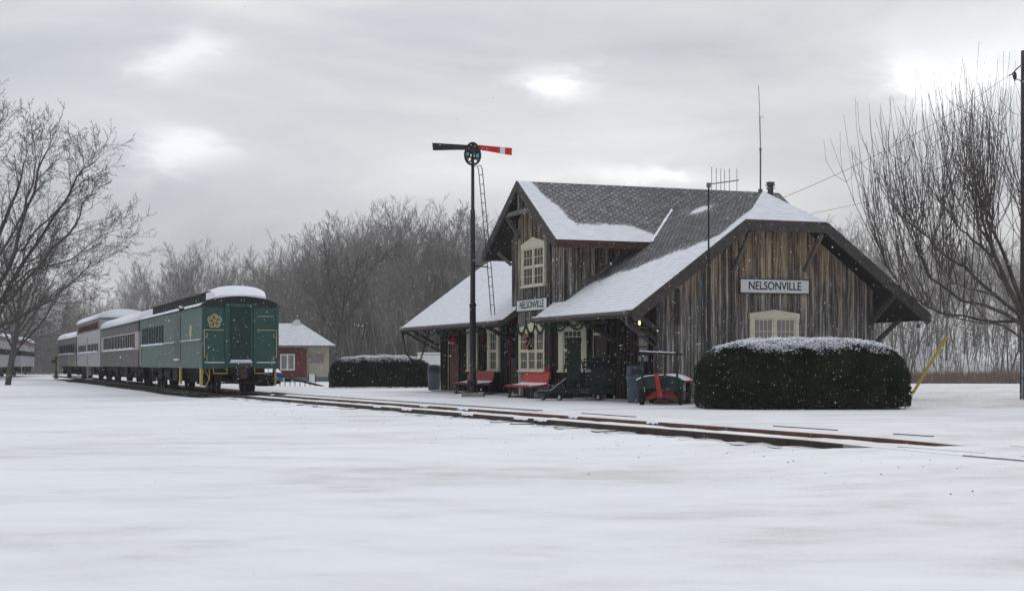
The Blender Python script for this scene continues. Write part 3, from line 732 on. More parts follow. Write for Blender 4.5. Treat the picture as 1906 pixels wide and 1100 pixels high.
def door(mtx, a0, a1, zt, m_, trans=True, cream=True):
    fr = MB(); fr.box(a0, a0+.09, .002, .07, .02, zt+.45); fr.box(a1-.09, a1, .002, .07, .02, zt+.45)
    fr.box(a0+.09, a1-.09, .002, .068, zt, zt+.07); fr.box(a0+.09, a1-.09, .002, .068, zt+.38, zt+.45)
    d = MB(); d.box(a0+.09, a1-.09, .005, .03, .03, zt)
    wq = (a1-a0-.18-.3)/2
    for i in range(2):
        for (z0, z1) in ((.25, .85), (1.0, zt-.2)): x0 = a0+.09+.1+i*(wq+.1); d.box(x0, x0+wq, .03, .042, z0, z1, .01)
    o = d.xf(mtx).build('door', m_, depot)
    fr.xf(mtx).build('frame', 'dark_door', o)
    if cream:
        tb = MB(); tb.box(a0+.05, a1-.05, .07, .085, zt+.0, zt+.09); tb.xf(mtx).build('transom_bar', 'cream', o)
        tb = MB(); tb.box(a0-.0, a0+.05, .07, .08, .1, zt+.4); tb.xf(mtx).build('casing_edge', 'stucco', o)
    k = MB(); k.lathe([(.015, 0), (.03, .02), (.03, .05), (.01, .06)], 8, ax=1); k.xf(Matrix.Translation((a1-.17, .03, 1.0))).xf(mtx); k.build('door_knob', 'steel', o)
    t = MB(); t.box(a0+.09, a1-.09, .004, .012, zt+.07, zt+.38); t.xf(mtx).build('transom', 'dark_window', o)
    return o
door(FM, UE-20.3, UE-18.9, 2.05, 'red_door')['label'] = 'dark red door near the far end'
door(FM, UE-12.9, UE-11.9, 2.0, 'dark_door', cream=False)
door(FM, UE-4.9, UE-3.8, 2.15, 'dark_door')['label'] = 'dark door between the bay and the near corner'
# station name boards
def sign(mtx, a0, a1, z0, z1, lab, tw, sx):
    mb = MB(); mb.box(a0, a1, .035, .075, z0, z1); o = mb.xf(mtx).build('sign_board', 'white_paint', depot); o['label'] = lab
    fr = MB(); t = .03
    fr.box(a0-t, a1+t, .03, .09, z1, z1+t); fr.box(a0-t, a1+t, .03, .09, z0-t, z0); fr.box(a0-t, a0, .03, .09, z0, z1); fr.box(a1, a1+t, .03, .09, z0, z1)
    fr.xf(mtx).build('frame', 'trim', o)
    tm = mtx @ Matrix.Translation(((a0+a1)/2, .078, (z0+z1)/2)) @ Matrix.Rotation(R(90), 4, 'X') @ Matrix.Rotation(R(180), 4, 'Y') @ Matrix.Rotation(R(180), 4, 'Y')
    text_mesh('lettering', 'NELSONVILLE', tw, 'black_paint', o, tm @ Matrix.Diagonal((1, 1, 1, 1)), .004, sx, .006)
sign(GM, 2.76, 5.22, 3.43, 3.84, 'NELSONVILLE name board on the gable wall', .36, .86)
sign(BM, .02, 2.93, 3.10, 3.48, 'NELSONVILLE name board above the bay window', .36, 1.05)
# stovepipe
mb = MB(); z0 = 6.0
mb.lathe([(.095, z0), (.095, 6.88), (.15, 6.89), (.15, 6.91), (.10, 6.92), (.10, 6.98), (.165, 6.99), (.165, 7.01), (.11, 7.02), (.11, 7.05), (.15, 7.06), (.15, 7.09), (.06, 7.12), (.01, 7.125)], 16, (WD/2+.86, 1.35))
mb.build('stovepipe', 'sheet_metal', depot, True)
# lamp under the near eave
mb = MB(); mb.lathe([(.07, 0), (.075, .02), (.05, .10), (.03, .14)], 14); mb.xf(Matrix.Translation((-OH+.28, U0+.1, EZ-.30))); lp = mb.build('eave_lamp', 'steel', depot)
mb = MB(); mb.lathe([(.01, -.13), (.030, -.11), (.036, -.06), (.02, 0)], 14); mb.xf(Matrix.Translation((-OH+.28, U0+.1, EZ-.30))); mb.build('bulb', 'bulb', lp, True)
mb = MB(); mb.lathe([(.07, 0), (.075, .02), (.05, .10), (.03, .14)], 14); mb.xf(Matrix.Translation((WD+OH-.35, U0+.1, EZ-.42))); lp = mb.build('eave_lamp', 'steel', depot)
mb = MB(); mb.lathe([(.01, -.13), (.030, -.11), (.036, -.06), (.02, 0)], 14); mb.xf(Matrix.Translation((WD+OH-.35, U0+.1, EZ-.42))); mb.build('bulb', 'white_paint', lp, True)
mb = MB(); mb.box(-.35, WD+.3, -.3, UE+.3, -.2, .055); mb.build('plinth', 'concrete', depot)
mb = MB(); mb.box(.2, 1.0, -.95, -.25, -.05, .12, .02); mb.build('doorstep', 'concrete', depot)

def L(v, u, z=0): return DM @ Vector((v, u, z))
# small enamel plates on the wall
def plates():
    t = thing('enamel_notice', L(-.08, .95, 0), DA, 'pale enamel notice plates stacked on the brown wall above the baggage cart', 'sign')
    zc = 2.12
    for (z0, z1, w_) in ((2.06, 2.22, .34), (1.74, 2.03, .34), (1.60, 1.72, .3), (1.26, 1.47, .36)):
        mb = MB(); mb.box(-.03, 0, -w_, w_, z0, z1, .004); mb.build('plate', 'bin_blue', t)
        mb = MB(); mb.box(-.036, -.0305, -w_+.05, w_-.05, z0+.03, z1-.03); mb.build('plate_face', 'concrete', t)
plates()

# ------------------------------------------------------------------ garlands, wreaths, bows
def garland(pts, r, name, lab, dens=150, group=None, bows=(), sag=0):
    rg = random.Random(len(lab)); mb = MB(); P = [Vector(p) for p in pts]
    mb.tube(P, r*.35, 5)
    for a, b_ in zip(P, P[1:]):
        n = max(3, int((b_-a).length*dens)); d = (b_-a).normalized()
        for i in range(n):
            p = a.lerp(b_, (i+rg.random())/n); q = Vector((rg.gauss(0, 1), rg.gauss(0, 1), rg.gauss(0, 1))); q = (q+d*.6).normalized()
            e = p+q*r*rg.uniform(.6, 1.25); sd_ = q.cross(Vector((rg.random(), rg.random(), rg.random()))).normalized()*r*.16
            mb.add([p-sd_, p+sd_, e+sd_*.3, e-sd_*.3], [(0, 1, 2, 3)])
    return mb.build(name, 'needle', None, False, label=lab, cat='garland', group=group)
def swag(A, B, n, drop, seg=7):
    out_ = []; A = Vector(A); B = Vector(B)
    for k in range(n):
        for i in range(seg):
            t = (k+i/seg)/n; f = i/seg; out_.append(A.lerp(B, t)-Vector((0, 0, drop*4*f*(1-f))))
    out_.append(B); return out_
vv = -.98
garland(swag(L(vv, 9.65, 2.62), L(vv, 6.95, 2.62), 3, .36), .095, 'garland', 'green garland draped in three loops across the top of the bay window')
garland([L(vv, 9.75, 2.6), L(vv, 9.78, 1.8), L(vv, 9.72, 1.0)], .075, 'garland', 'green garland hanging down the left side of the bay window')
garland([L(vv, 6.88, 2.6), L(vv, 6.9, 1.8), L(vv, 6.9, .95)], .075, 'garland', 'green garland hanging down the right side of the bay window')
garland(swag(L(-.90, 6.60, 2.62), L(-.15, 5.35, 2.66), 2, .30)+[L(-.12, 5.3, 2.2), L(-.12, 5.3, 1.9)], .07, 'garland', 'green garland looped over the wide window on the angled side')
garland(swag(L(-1.35, 6.5, 2.55), L(-1.35, 1.9, 2.55), 4, .12), .085, 'garland', 'green garland running along under the near front eave')
garland(swag(L(-1.3, 21.3, 2.6), L(-1.3, 12.0, 2.6), 6, .22), .075, 'garland', 'green garland looped along under the far front eave', 110)
garland(swag(L(-.2, 12.6, 2.55), L(-1.2, 10.6, 2.6), 2, .35), .08, 'garland', 'dark garland looped by the door left of the bay')
pA = L(-OH, U1-.1, 2.66)
garland([pA, pA+Vector((.1, 0, -.55)), pA+Vector((.16, 0, -.95)), pA+Vector((.38, 0, -1.25)), pA+Vector((.68, 0, -1.45)), pA+Vector((.85, 0, -1.2)), pA+Vector((1.05, 0, -.5)), pA+Vector((1.2, 0, -.03))], .085, 'garland', 'long garland hanging in a deep loop from the far eave corner above the small hedge', 200)
def bow(p, s, lab):
    mb = MB()
    for sg in (-1, 1):
        for k in range(6):
            a0 = k/6*2*math.pi; a1 = (k+1)/6*2*math.pi
            f = lambda a: (sg*s*(.5-.5*math.cos(a)), s*.38*math.sin(a))
            x0, z0 = f(a0); x1, z1 = f(a1)
            mb.add([(x0, -.05*s, z0), (x1, -.05*s, z1), (x1, .12*s+.02, z1*.9), (x0, .12*s+.02, z0*.9)], [(0, 1, 2, 3)])
        mb.add([(0, -.03, 0), (sg*.25*s, -.03, -1.2*s), (sg*.6*s, -.03, -1.1*s), (sg*.1*s, -.03, .05*s)], [(0, 1, 2, 3)])
    mb.lathe([(.02, -.16*s), (.16*s, -.1*s), (.16*s, .1*s), (.02, .16*s)], 8)
    mb.xf(Matrix.Translation(p) @ Matrix.Rotation(DA-R(45), 4, 'Z')); mb.build('ribbon_bow', 'bow_red', None, label=lab, cat='bow')
bow(L(-.6, 18.05, 2.30), .24, 'large bright red bow hanging left of the signal mast')
bow(L(-.5, 14.3, 1.95), .14, 'red bow hanging on the narrow window right of the signal mast')
bow(L(-.2, 15.6, 2.22), .10, 'small dull red bow high between the two narrow windows')
bow(L(-.35, 12.2, 1.25), .09, 'small red bow low on the wall left of the bay window')
bow(L(-1.0, 6.7, 1.12), .15, 'red bow at the bottom corner of the bay right of the triple window')
def wreath(p, rad, lab, rz):
    rg = random.Random(11); t = thing('wreath', p, rz, lab, 'wreath'); mb = MB(); n = 40
    for k in range(n*22):
        a = rg.random()*2*math.pi; c = Vector((rad*math.cos(a), 0, rad*1.25*math.sin(a))); q = Vector((rg.gauss(0, 1), rg.gauss(0, .7), rg.gauss(0, 1))).normalized()*rad*.5*rg.uniform(.4, 1)
        sd_ = q.cross(Vector((rg.random(), rg.random(), rg.random()))).normalized()*.014
        mb.add([c-sd_, c+sd_, c+q+sd_*.4, c+q-sd_*.4], [(0, 1, 2, 3)])
    mb.build('greenery', 'needle', t)
    bb = MB()
    for k in range(9):
        a = k*.7; bb.lathe([(.005, -.035), (.035, -.02), (.035, .02), (.005, .035)], 7, (rad*math.cos(a), -.13)); 
        for i in range(len(bb.v)-28, len(bb.v)): x, y, z = bb.v[i]; bb.v[i] = (x, y, z+rad*1.25*math.sin(a))
    bb.build('baubles', 'bow_red' if 'red baubles' in lab else 'bench_maroon', t)
wreath(L(-1.02, 8.3, 2.0), .2, 'oval evergreen wreath with red baubles hanging on the bay window', DA+R(-90))
wreath(L(-.12, 12.35, 1.75), .2, 'dark wreath hanging on the brown door left of the bay', DA+R(-90))

# ------------------------------------------------------------------ benches
def bench(u, m_, lab, Lh=1.25):
    t = thing('bench', L(-.85, u, 0), DA, lab, 'bench', 'benches along the station front')
    seat = MB()
    prof = [(.30, .44), (.22, .415), (-.05, .40), (-.28, .43), (-.33, .455)]
    seat.prism([(-x, z) for x, z in prof]+[(-x, z-.035) for x, z in reversed(prof)], 1, -Lh, Lh); seat.build('seat', m_, t)
    bk = MB(); bk.prism([(.30, .47), (.34, .62), (.40, .86), (.43, .92), (.46, .92), (.43, .86), (.375, .62), (.335, .47)], 1, -Lh, Lh)
    bk.build('backrest', m_, t)
    sn = MB(); rg = random.Random(5); vs = []; k = 30
    for i in range(k+1):
        y = -Lh+2*Lh*i/k
        for x, z in ((-.25, .45), (-.15, .455), (.05, .47), (.22, .50), (.29, .53)): vs.append((x+rg.uniform(-.01, .01), y, z+rg.uniform(0, .02)-.02*(i in (0, k))))
    sn.add(vs, [(i*5+j, i*5+j+1, i*5+j+6, i*5+j+5) for i in range(k) for j in range(4)]); sn.build('seat_snow', 'snow', t, True)
    for y in (-Lh+.3, Lh-.3):
        lg = MB(); lg.beam((-.25, y, 0), (-.2, y, .42), .05, .05); lg.beam((.34, y, 0), (.3, y, .42), .05, .05); lg.beam((.30, y, .40), (.44, y, .9), .04, .04); lg.beam((-.25, y, .37), (.32, y, .37), .05, .05); lg.beam((-.32, y, .03), (.4, y, .03), .06, .05)
        lg.build('leg', 'iron', t)
    return t
bench(15.0, 'bench_maroon', 'dull red bench behind the signal mast under the narrow windows', 1.5)
bench(8.9, 'bench_red', 'bright red bench with snowy seat under the bay window').location = L(-1.35, 7.85, 0)

# ------------------------------------------------------------------ bins
def bin_(p, lab, h=1.15, r=.30):
    t = thing('trash_can', p, 0, lab, 'trash can', 'trash cans against the station')
    mb = MB(); mb.lathe([(r*.86, 0), (r*.9, .04), (r*.97, h*.62), (r*1.08, h*.64), (r*1.1, h*.66), (r*1.1, h*.70), (r*1.02, h*.71)], 24); mb.build('body', 'bin_blue', t, True)
    mb = MB(); mb.lathe([(r*1.04, h*.71), (r*1.04, h*.74), (r*.98, h*.94), (r*.85, h), (r*.2, h*1.01)], 24); l = mb.build('lid', 'bin_lid', t, True)
    mb = MB(); mb.box(-.16, .16, -r*1.06, -r*.8, h*.77, h*.92, .01); mb.build('flap', 'iron', l)
    return t
b1 = at(808, 70); bin_((b1.x, b1.y, 0), 'blue grey trash can between the small hedge and the red door')
p = L(-.55, .55); bin_((p.x, p.y, 0), 'blue grey trash can half hidden behind the baggage cart', 1.15, .29)

# ------------------------------------------------------------------ baggage cart
def cart():
    D0 = 44.6; c = at(1236, D0); t = thing('baggage_cart', (c.x-.1, c.y, 0), R(-13), 'old dark green baggage cart with red tongue and snow on its curved deck', 'baggage cart')
    # local x right, y away. deck 1.25 wide, 2.0 deep
    mb = MB(); n = 10; prof = []
    for i in range(n+1):
        a = -1+2*i/n; prof.append((a*.72, .86-.16*abs(a)**3))
    low = [(x, z-.05) for x, z in prof]
    mb.prism(prof+low[::-1], 1, -.05, 2.0); mb.build('deck', ['cart_red'], t)
    mb = MB(); mb.prism([(x, z-.0) for x, z in prof]+[(.64, .52), (.5, .47), (-.5, .47), (-.64, .52)], 1, -.10, -.05); mb.build('front_board', 'cart_green', t)
    sn = MB(); top = [(x*.98, z+.035+.01*math.sin(7*x)) for x, z in prof]; sn.prism(top+[(x*.98, z+.004) for x, z in reversed(prof)], 1, -.08, 2.0); sn.build('deck_snow', 'snow', t)
    for x in (-.52, .12, .50):
        mb = MB(); mb.beam((x, -.13, .45), (x, -.13 if x != .12 else 1.9, 1.55 if x != .12 else 1.52) if x != .12 else (x+.04, -.12, 1.55), .055, .06); mb.build('post', 'iron', t)
    mb = MB(); mb.beam((-.62, -.17, 1.53), (.66, -.17, 1.47), .05, .06); rl = mb.build('rail', 'iron', t)
    mb = MB(); mb.beam((-.60, -.17, 1.575), (.45, -.17, 1.52), .045, .022); mb.build('rail_snow', 'snow', t)
    mb = MB(); mb.beam((-.10, -.24, .92), (.05, -.40, .22), .125, .05, (0, -1, 0)); mb.build('tongue', 'cart_red', t)
    mb = MB(); mb.prism([(-.46, .18), (-.2, .40), (.3, .42), (.52, .20), (.42, .16), (0, .26), (-.38, .14)], 1, .02, .10); mb.build('bolster', 'bench_maroon', t)
    mb = MB(); mb.beam((-.1, .0, .2), (.45, 0, .08), .04, .05); mb.beam((-.55, .12, .27), (.55, .12, .27), .06, .06); mb.beam((-.5, 1.7, .3), (.5, 1.7, .3), .06, .06); mb.build('axle', 'iron', t)
    for (x, y, r) in ((-.56, .12, .28), (.56, .12, .28), (-.5, 1.7, .34), (.62, 1.7, .34)):
        mb = MB(); mb.lathe([(r*.82, -.055), (r, -.05), (r, .05), (r*.82, .055)], 24, (0, 0), ax=0); w_ = MB()
        mb.xf(Matrix.Translation((x, y, r)))
        wh = mb.build('wheel', 'tyre', t)
        sp = MB()
        for k in range(8): a = k*math.pi/4; sp.beam((0, 0, 0), (0, r*.85*math.cos(a), r*.85*math.sin(a)), .03, .04)
        sp.lathe([(.06, -.09), (.06, .09)], 10, ax=0); sp.xf(Matrix.Translation((x, y, r))); sp.build('spokes', 'cart_red' if y < 1 else 'iron', wh)
cart()
# ------------------------------------------------------------------ wheelchair lift (dark green, on casters)
def lift():
    t = thing('wheelchair_lift', at(1066, 50.0), DA, 'dark green portable passenger lift on casters parked before the angled bay window', 'passenger lift')
    # local x: to building, y: away; in view local -y/+x is right
    # near direction right in picture = (+x). spread along x' use rotated helper so it lies across the view
    rz = t.rotation_euler[2]; t.rotation_euler[2] = 0
    B = lambda *a: a
    mb = MB(); mb.box(-.30, 1.55, -.02, .75, .22, .42, .02); mb.beam((1.5, .05, .3), (1.5, .05, 1.15), .05, .05); mb.build('platform', 'lift_green', t)
    mb = MB(); mb.prism([(-1.15, .30), (-.35, .62), (-.30, .22), (-1.15, .24)], 1, -.05, .72); r_ = mb.build('ramp', 'lift_green', t)
    mb = MB(); mb.beam((-.75, -.07, .32), (-.22, -.07, .74), .025, .03); mb.beam((-1.15, -.07, .33), (-.72, -.07, .33), .02, .02); mb.build('ramp_edge', 'galv', r_)
    mb = MB(); mb.box(-1.25, -.9, .1, .55, .10, .27, .02); mb.build('battery_box', 'bin_blue', t)
    mb = MB(); mb.box(-.18, -.08, .2, .32, .4, 1.95); mb.box(.18, .28, .2, .32, .4, 1.95); mb.box(-.12, .22, .16, .36, .6, 1.9, .03); mb.box(-.2, .3, .17, .35, 1.92, 2.05, .02)
    mb.tube([(-.28, .1, .45), (-.27, .1, 1.1), (-.15, .15, 1.45)], .022, 6); mb.tube([(.38, .1, .45), (.36, .1, 1.1), (.24, .15, 1.4)], .022, 6); mb.build('tower', 'lift_green', t)
    mb = MB(); mb.box(.42, 1.40, .05, .10, .45, 1.12, .02); mb.box(.62, 1.44, .2, .26, .9, 1.36, .02); mb.tube([(.3, .08, 1.22), (.8, .08, 1.33), (1.35, .08, 1.35)], .03, 6); mb.tube([(.3, .08, 1.08), (.8, .08, 1.16), (1.3, .08, 1.22), (1.45, .08, 1.1)], .03, 6)
    mb.tube([(.4, .6, .45), (.4, .6, 1.35), (1.4, .6, 1.4), (1.45, .6, .45)], .03, 6); mb.build('railing', 'lift_green', t)
    mb = MB(); mb.box(.40, .60, .0, .1, .92, 1.02, .02); mb.build('motor', 'galv', t)
    for (x, y) in ((-.42, .0), (.85, .0), (1.4, .0), (-.95, .6)):
        mb = MB(); mb.lathe([(.05, -.03), (.11, -.028), (.11, .028), (.05, .03)], 16, ax=0); mb.xf(Matrix.Translation((x, y, .11)) @ Matrix.Rotation(R(35), 4, 'Z')); cw = mb.build('caster', 'tyre', t)
        mb = MB(); mb.lathe([(.02, -.036), (.07, -.034), (.07, .034), (.02, .036)], 16, ax=0); mb.xf(Matrix.Translation((x, y, .11)) @ Matrix.Rotation(R(35), 4, 'Z')); mb.build('hub', 'caster', cw)
lift()

# ------------------------------------------------------------------ semaphore signal
def semaphore():
    D = 56.0; p = at(880, D); z = lambda y: zat(y, D)
    t = thing('semaphore_signal', (p.x, p.y, 0), 0, 'tall black two arm semaphore signal mast with green and red arms and ladder', 'railway signal')
    k = D/F
    def xx(px): return (px-880)*k
    mb = MB(); mb.add([(-.42, -.30, -.05), (.40, -.42, -.05), (.46, .34, -.05), (-.36, .42, -.05), (-.40, -.28, .13), (.38, -.40, .17), (.44, .32, .17), (-.34, .40, .13)], [(3, 2, 1, 0), (4, 5, 6, 7), (0, 1, 5, 4), (1, 2, 6, 5), (2, 3, 7, 6), (3, 0, 4, 7)]); mb.build('footing', 'concrete', t)
    mb = MB(); mb.lathe([(.34, .14), (.34, .18), (.18, .22), (.13, .32), (.12, .50), (.16, .52), (.16, .56), (.115, .58), (.115, z(570)), (.13, z(570)), (.13, z(566)), (.095, z(564)), (.09, z(392)), (.065, z(390)), (.06, z(300))], 16); mb.build('mast', 'mast_black', t, True)
    mb = MB(); mb.box(-.20, -.10, -.1, .1, .25, .62, .01); mb.box(.1, .16, -.1, .08, .45, .60, .01); mb.build('mechanism_box', 'mast_black', t)
    # arms with curved taper towards the pivot
    def arm(px0, px1, pts_top, pts_bot, m_, th, y0):
        mb = MB(); n = len(pts_top); poly = [(xx(a), z(b_)) for a, b_ in pts_top]+[(xx(a), z(b_)) for a, b_ in reversed(pts_bot)]
        for i in range(n-1):
            q = [(xx(pts_top[i][0]), z(pts_top[i][1])), (xx(pts_top[i+1][0]), z(pts_top[i+1][1])), (xx(pts_bot[i+1][0]), z(pts_bot[i+1][1])), (xx(pts_bot[i][0]), z(pts_bot[i][1]))]
            mb.prism(q, 1, y0, y0+th)
        return mb.build('signal_arm', m_, t)
    arm(0, 0, [(804.8, 267), (850, 269.8), (878, 271.5)], [(806, 281), (850, 280.2), (878, 280)], 'arm_green', .03, -.11)['label'] = 'dark green arm'
    ra = arm(0, 0, [(880, 271), (895, 271.5), (953, 277)], [(880, 279), (895, 280.5), (952.6, 290.5)], 'arm_red', .03, -.14); ra['label'] = 'red arm with a white stripe'
    mb = MB(); mb.prism([(xx(931), z(275.0)), (xx(940.2), z(276)), (xx(939.7), z(288.6)), (xx(930.5), z(286.8))], 1, -.147, -.139); mb.build('stripe', 'white_paint', ra)
    # spectacle casting with lens holes
    rg = 30; c = (880, 289)
    plate = MB()
    out_ = [(c[0]+14*math.cos(a)*(1-.10*math.sin(a)), c[1]-(21 if math.sin(a) > 0 else 19)*math.sin(a)) for a in [2*math.pi*i/rg for i in range(rg)]]
    lenses = [(872, 278.0, 3.4, 'lens_red'), (884.5, 273.5, 3.4, 'lens_red'), (870, 287.5, 4.2, 'lens_blue'), (889, 291.5, 4.2, 'lens_blue'), (873.5, 298, 4.0, None), (885, 302.5, 3.9, None)]
    # ring + rims + ribs
    ring = [(xx(a), -.19, z(b_)) for a, b_ in out_]; ring.append(ring[0]); plate.tube(ring, .045, 6)
    for (a, b_, r_, lm) in lenses:
        cir = [(xx(a)+r_*1.15*k*math.cos(q), -.20, z(b_)+r_*1.25*k*math.sin(q)) for q in [2*math.pi*i/14 for i in range(15)]]; plate.tube(cir, .030, 6)
    plate.beam((xx(868), -.19, z(282.5)), (xx(892), -.19, z(283)), .05, .12); plate.beam((xx(880), -.19, z(270)), (xx(880), -.19, z(306)), .05, .09, (1, 0, 0))
    plate.beam((xx(870), -.19, z(293)), (xx(890), -.19, z(297)), .05, .06); plate.beam((xx(877), -.19, z(283)), (xx(869), -.19, z(304)), .04, .06)
    pl = plate.build('spectacle', 'mast_black', t)
    for (a, b_, r_, lm) in lenses:
        if not lm: continue
        mb = MB(); mb.lathe([(r_*k*1.05, -.205), (r_*k*1.05, -.185)], 16, (xx(a), z(b_)), ax=1); mb.build('lens', lm, pl)
    for (a, b_) in ((873, 276), (886, 278)): pass
    mb = MB(); mb.lathe([(.10, -.24), (.10, .10)], 14, (0, z(283)), ax=1); mb.tube([(0, .05, z(283)), (0, .05, z(330))], .04, 8); mb.build('pivot', 'mast_black', t)
    # ladder
    top = Vector((xx(884), .0, z(310))); 
    def lad(off):
        return [(xx(884+off), .0, z(309.5-off*.15)), (xx(889+off), .02, z(309.5-off*.15)), (xx(891.5+off), .03, z(315)), (xx(893+off), .05, z(330)), (xx(908+off), .3, z(495)), (xx(915+off), .4, z(586))]
    mb = MB(); l1, l2 = lad(-1), lad(6)
    mb.tube(l1, .017, 6); mb.tube(l2, .017, 6)
    yy = 326
    while yy < 584:
        f = (yy-330)/165 if yy < 495 else 1; x0 = 893+(15*(yy-330)/165) if yy < 495 else 908+7*(yy-495)/91
        dy = .05+.25*(yy-330)/165 if yy < 495 else .3+.1*(yy-495)/91
        mb.beam((xx(x0-1), dy, z(yy)), (xx(x0+6), dy, z(yy-.6)), .022, .022); yy += 17.2
    lo = mb.build('ladder', 'mast_black', t)
    mb = MB(); mb.beam((0, .0, z(495)), (xx(908), .3, z(496)), .035, .045); mb.build('stay', 'mast_black', lo)
semaphore()

# ------------------------------------------------------------------ hedges
def hedge(c, rz, lx, ly, h, n, lab, seed, lean=0):
    rg = random.Random(seed); t = thing('hedge', c, rz, lab, 'hedge')
    def surf(a, e, k=1.0):     # superellipsoid: a azimuth, e elevation 0..pi/2
        def sp(x, p): return math.copysign(abs(x)**p, x)
        ca, sa = sp(math.cos(a), .42), sp(math.sin(a), .42); ce, se = sp(math.cos(e), .50), sp(math.sin(e), .58)
        fl = 1-.05*(1-se)
        return Vector((lx/2*ca*ce*k*fl, ly/2*sa*ce*k*fl, h*se*k))
    mb = MB(); na, ne = 64, 14; vs = []
    for j in range(ne+1):
        for i in range(na):
            p = surf(2*math.pi*i/na, math.pi/2*j/ne, .955); p += Vector((1, 1, .5))*noise.noise(p*1.3+Vector((seed, 0, 0)))*.05; vs.append((p.x, p.y, max(.09, p.z)))
    mb.add(vs, [(j*na+i, j*na+(i+1) % na, (j+1)*na+(i+1) % na, (j+1)*na+i) for j in range(ne) for i in range(na)]); mb.build('branches', 'hedge_core', t, True)
    lf = MB(); sn = MB()
    for i in range(n):
        # sample by position for evenness
        a = rg.uniform(0, 2*math.pi) if rg.random() < .35 else rg.choice((1, -1))*math.acos(max(-1, min(1, math.copysign(abs(rg.uniform(-1, 1))**(1/.42), rg.uniform(-1, 1)))))
        e = math.asin(min(1, rg.random()**(1/.58)))
        if rg.random() < .3: e = rg.uniform(.2, 1.57)
        p = surf(a, e); q = surf(a, min(1.57, e+.02)); 
        bmp = noise.noise(p*2.2+Vector((seed*3, 0, 0)))*.10+noise.noise(p*6)*.04
        nr = Vector((p.x/(lx/2)**2*4, p.y/(ly/2)**2*4, p.z/h**2*1.2)).normalized()
        p = p+nr*(bmp-.03+rg.uniform(-.05, .04)); p.z = max(.02, p.z)
        if p.z < .05+.22*noise.noise(Vector((p.x*2.6, p.y*2, seed))) or (p.z < .25 and rg.random() < .35): continue
        up = sm(.30, .8, math.sin(e)**.62)      # 0 on flanks, 1 on top
        d = (nr*.8+Vector((rg.gauss(0, .55), rg.gauss(0, .55), rg.uniform(.0, .9)))).normalized()*rg.uniform(.04, .085)
        s_ = d.cross(Vector((rg.gauss(0, 1), rg.gauss(0, 1), rg.gauss(0, 1)))).normalized()*rg.uniform(.008, .018)
        lf.add([p-s_, p+s_, p+d+s_*.5, p+d-s_*.5], [(0, 1, 2, 3)])
        zf = p.z/h
        if rg.random() < sm(.80, .98, zf+.07*noise.noise(p*1.6)+.09*noise.noise(Vector((p.x*3.5+p.z*4, p.y*3, p.z*7))))*.85:
            d2 = Vector((rg.gauss(0, 1), rg.gauss(0, 1), rg.uniform(-.1, .25))).normalized()*rg.uniform(.025, .06); s2 = d2.cross(Vector((0, 0, 1))).normalized()*rg.uniform(.012, .024)
            b_ = p+d*.75+Vector((0, 0, .012)); hh = Vector((0, 0, .016))
            sn.add([b_-s2, b_+s2, b_+d2+s2*.5, b_+d2-s2*.5, b_+d2*.5+hh], [(0, 1, 4), (1, 2, 4), (2, 3, 4), (3, 0, 4)])
    lf.build('foliage', 'hedge_leaf', t); sn.build('snow_cover', 'snow', t)
    for i in range(int(lx*2)):
        st = MB(); x = lx*.9*((i+rg.random())/int(lx*2)-.5); y = -ly/2*.8+rg.uniform(0, .3); st.tube([(x, y, -.05), (x+rg.uniform(-.05, .05), y-.05, .3)], .02, 5)
        st.build('stem', 'bark', t)
hc = at(1490, 41.4); hedge((hc.x, hc.y, -.03), R(3), 5.75, 3.1, 1.86, 95000, 'long dark clipped hedge dusted with snow before the gable wall', 1)
hc = at(709, 77.5); hedge((hc.x, hc.y, -.05), R(4), 5.45, 1.9, 1.62, 40000, 'smaller dark clipped hedge beyond the far end of the station', 2)

# ------------------------------------------------------------------ train
def arch(hw, z0, z1, n=10, p=2.0):
    return [(-hw*math.cos(math.pi*i/n), z0+(z1-z0)*math.sin(math.pi*i/n)**(1/p*1.0)) for i in range(n+1)]
def loft(mb, prof, ax, a0, a1): mb.prism(prof, ax, a0, a1)
def truck(parent, y, big=True):
    t = MB()
    for sx in (-1, 1):
        t.box(sx*1.05-.07, sx*1.05+.07, y-1.6, y+1.6, .42, .62); t.box(sx*1.12-.05, sx*1.12+.05, y-.5, y+.5, .30, .80, .02)
        for dy in (-1.15, 0, 1.15): t.box(sx*1.1-.1, sx*1.1+.1, y+dy-.15, y+dy+.15, .36, .62, .02)
        for dy in (-.6, .6): t.lathe([(.10, .45), (.12, .55), (.10, .65), (.12, .75), (.10, .8)], 10, (sx*1.12, y+dy))
    t.box(-1.0, 1.0, y-.3, y+.3, .5, .85)
    f = t.build('bogie', 'under', parent)
    for dy in (-1.15, 0, 1.15):
        w_ = MB()
        for sx in (-1, 1):
            w_.lathe([(.12, sx*.70-.07), (.44, sx*.70-.065), (.46, sx*.70), (.44, sx*.70+.065), (.12, sx*.70+.07)], 22, (y+dy, .46), ax=0)
        w_.tube([(-.75, y+dy, .46), (.75, y+dy, .46)], .07, 8); w_.build('wheelset', 'under_rust', f)
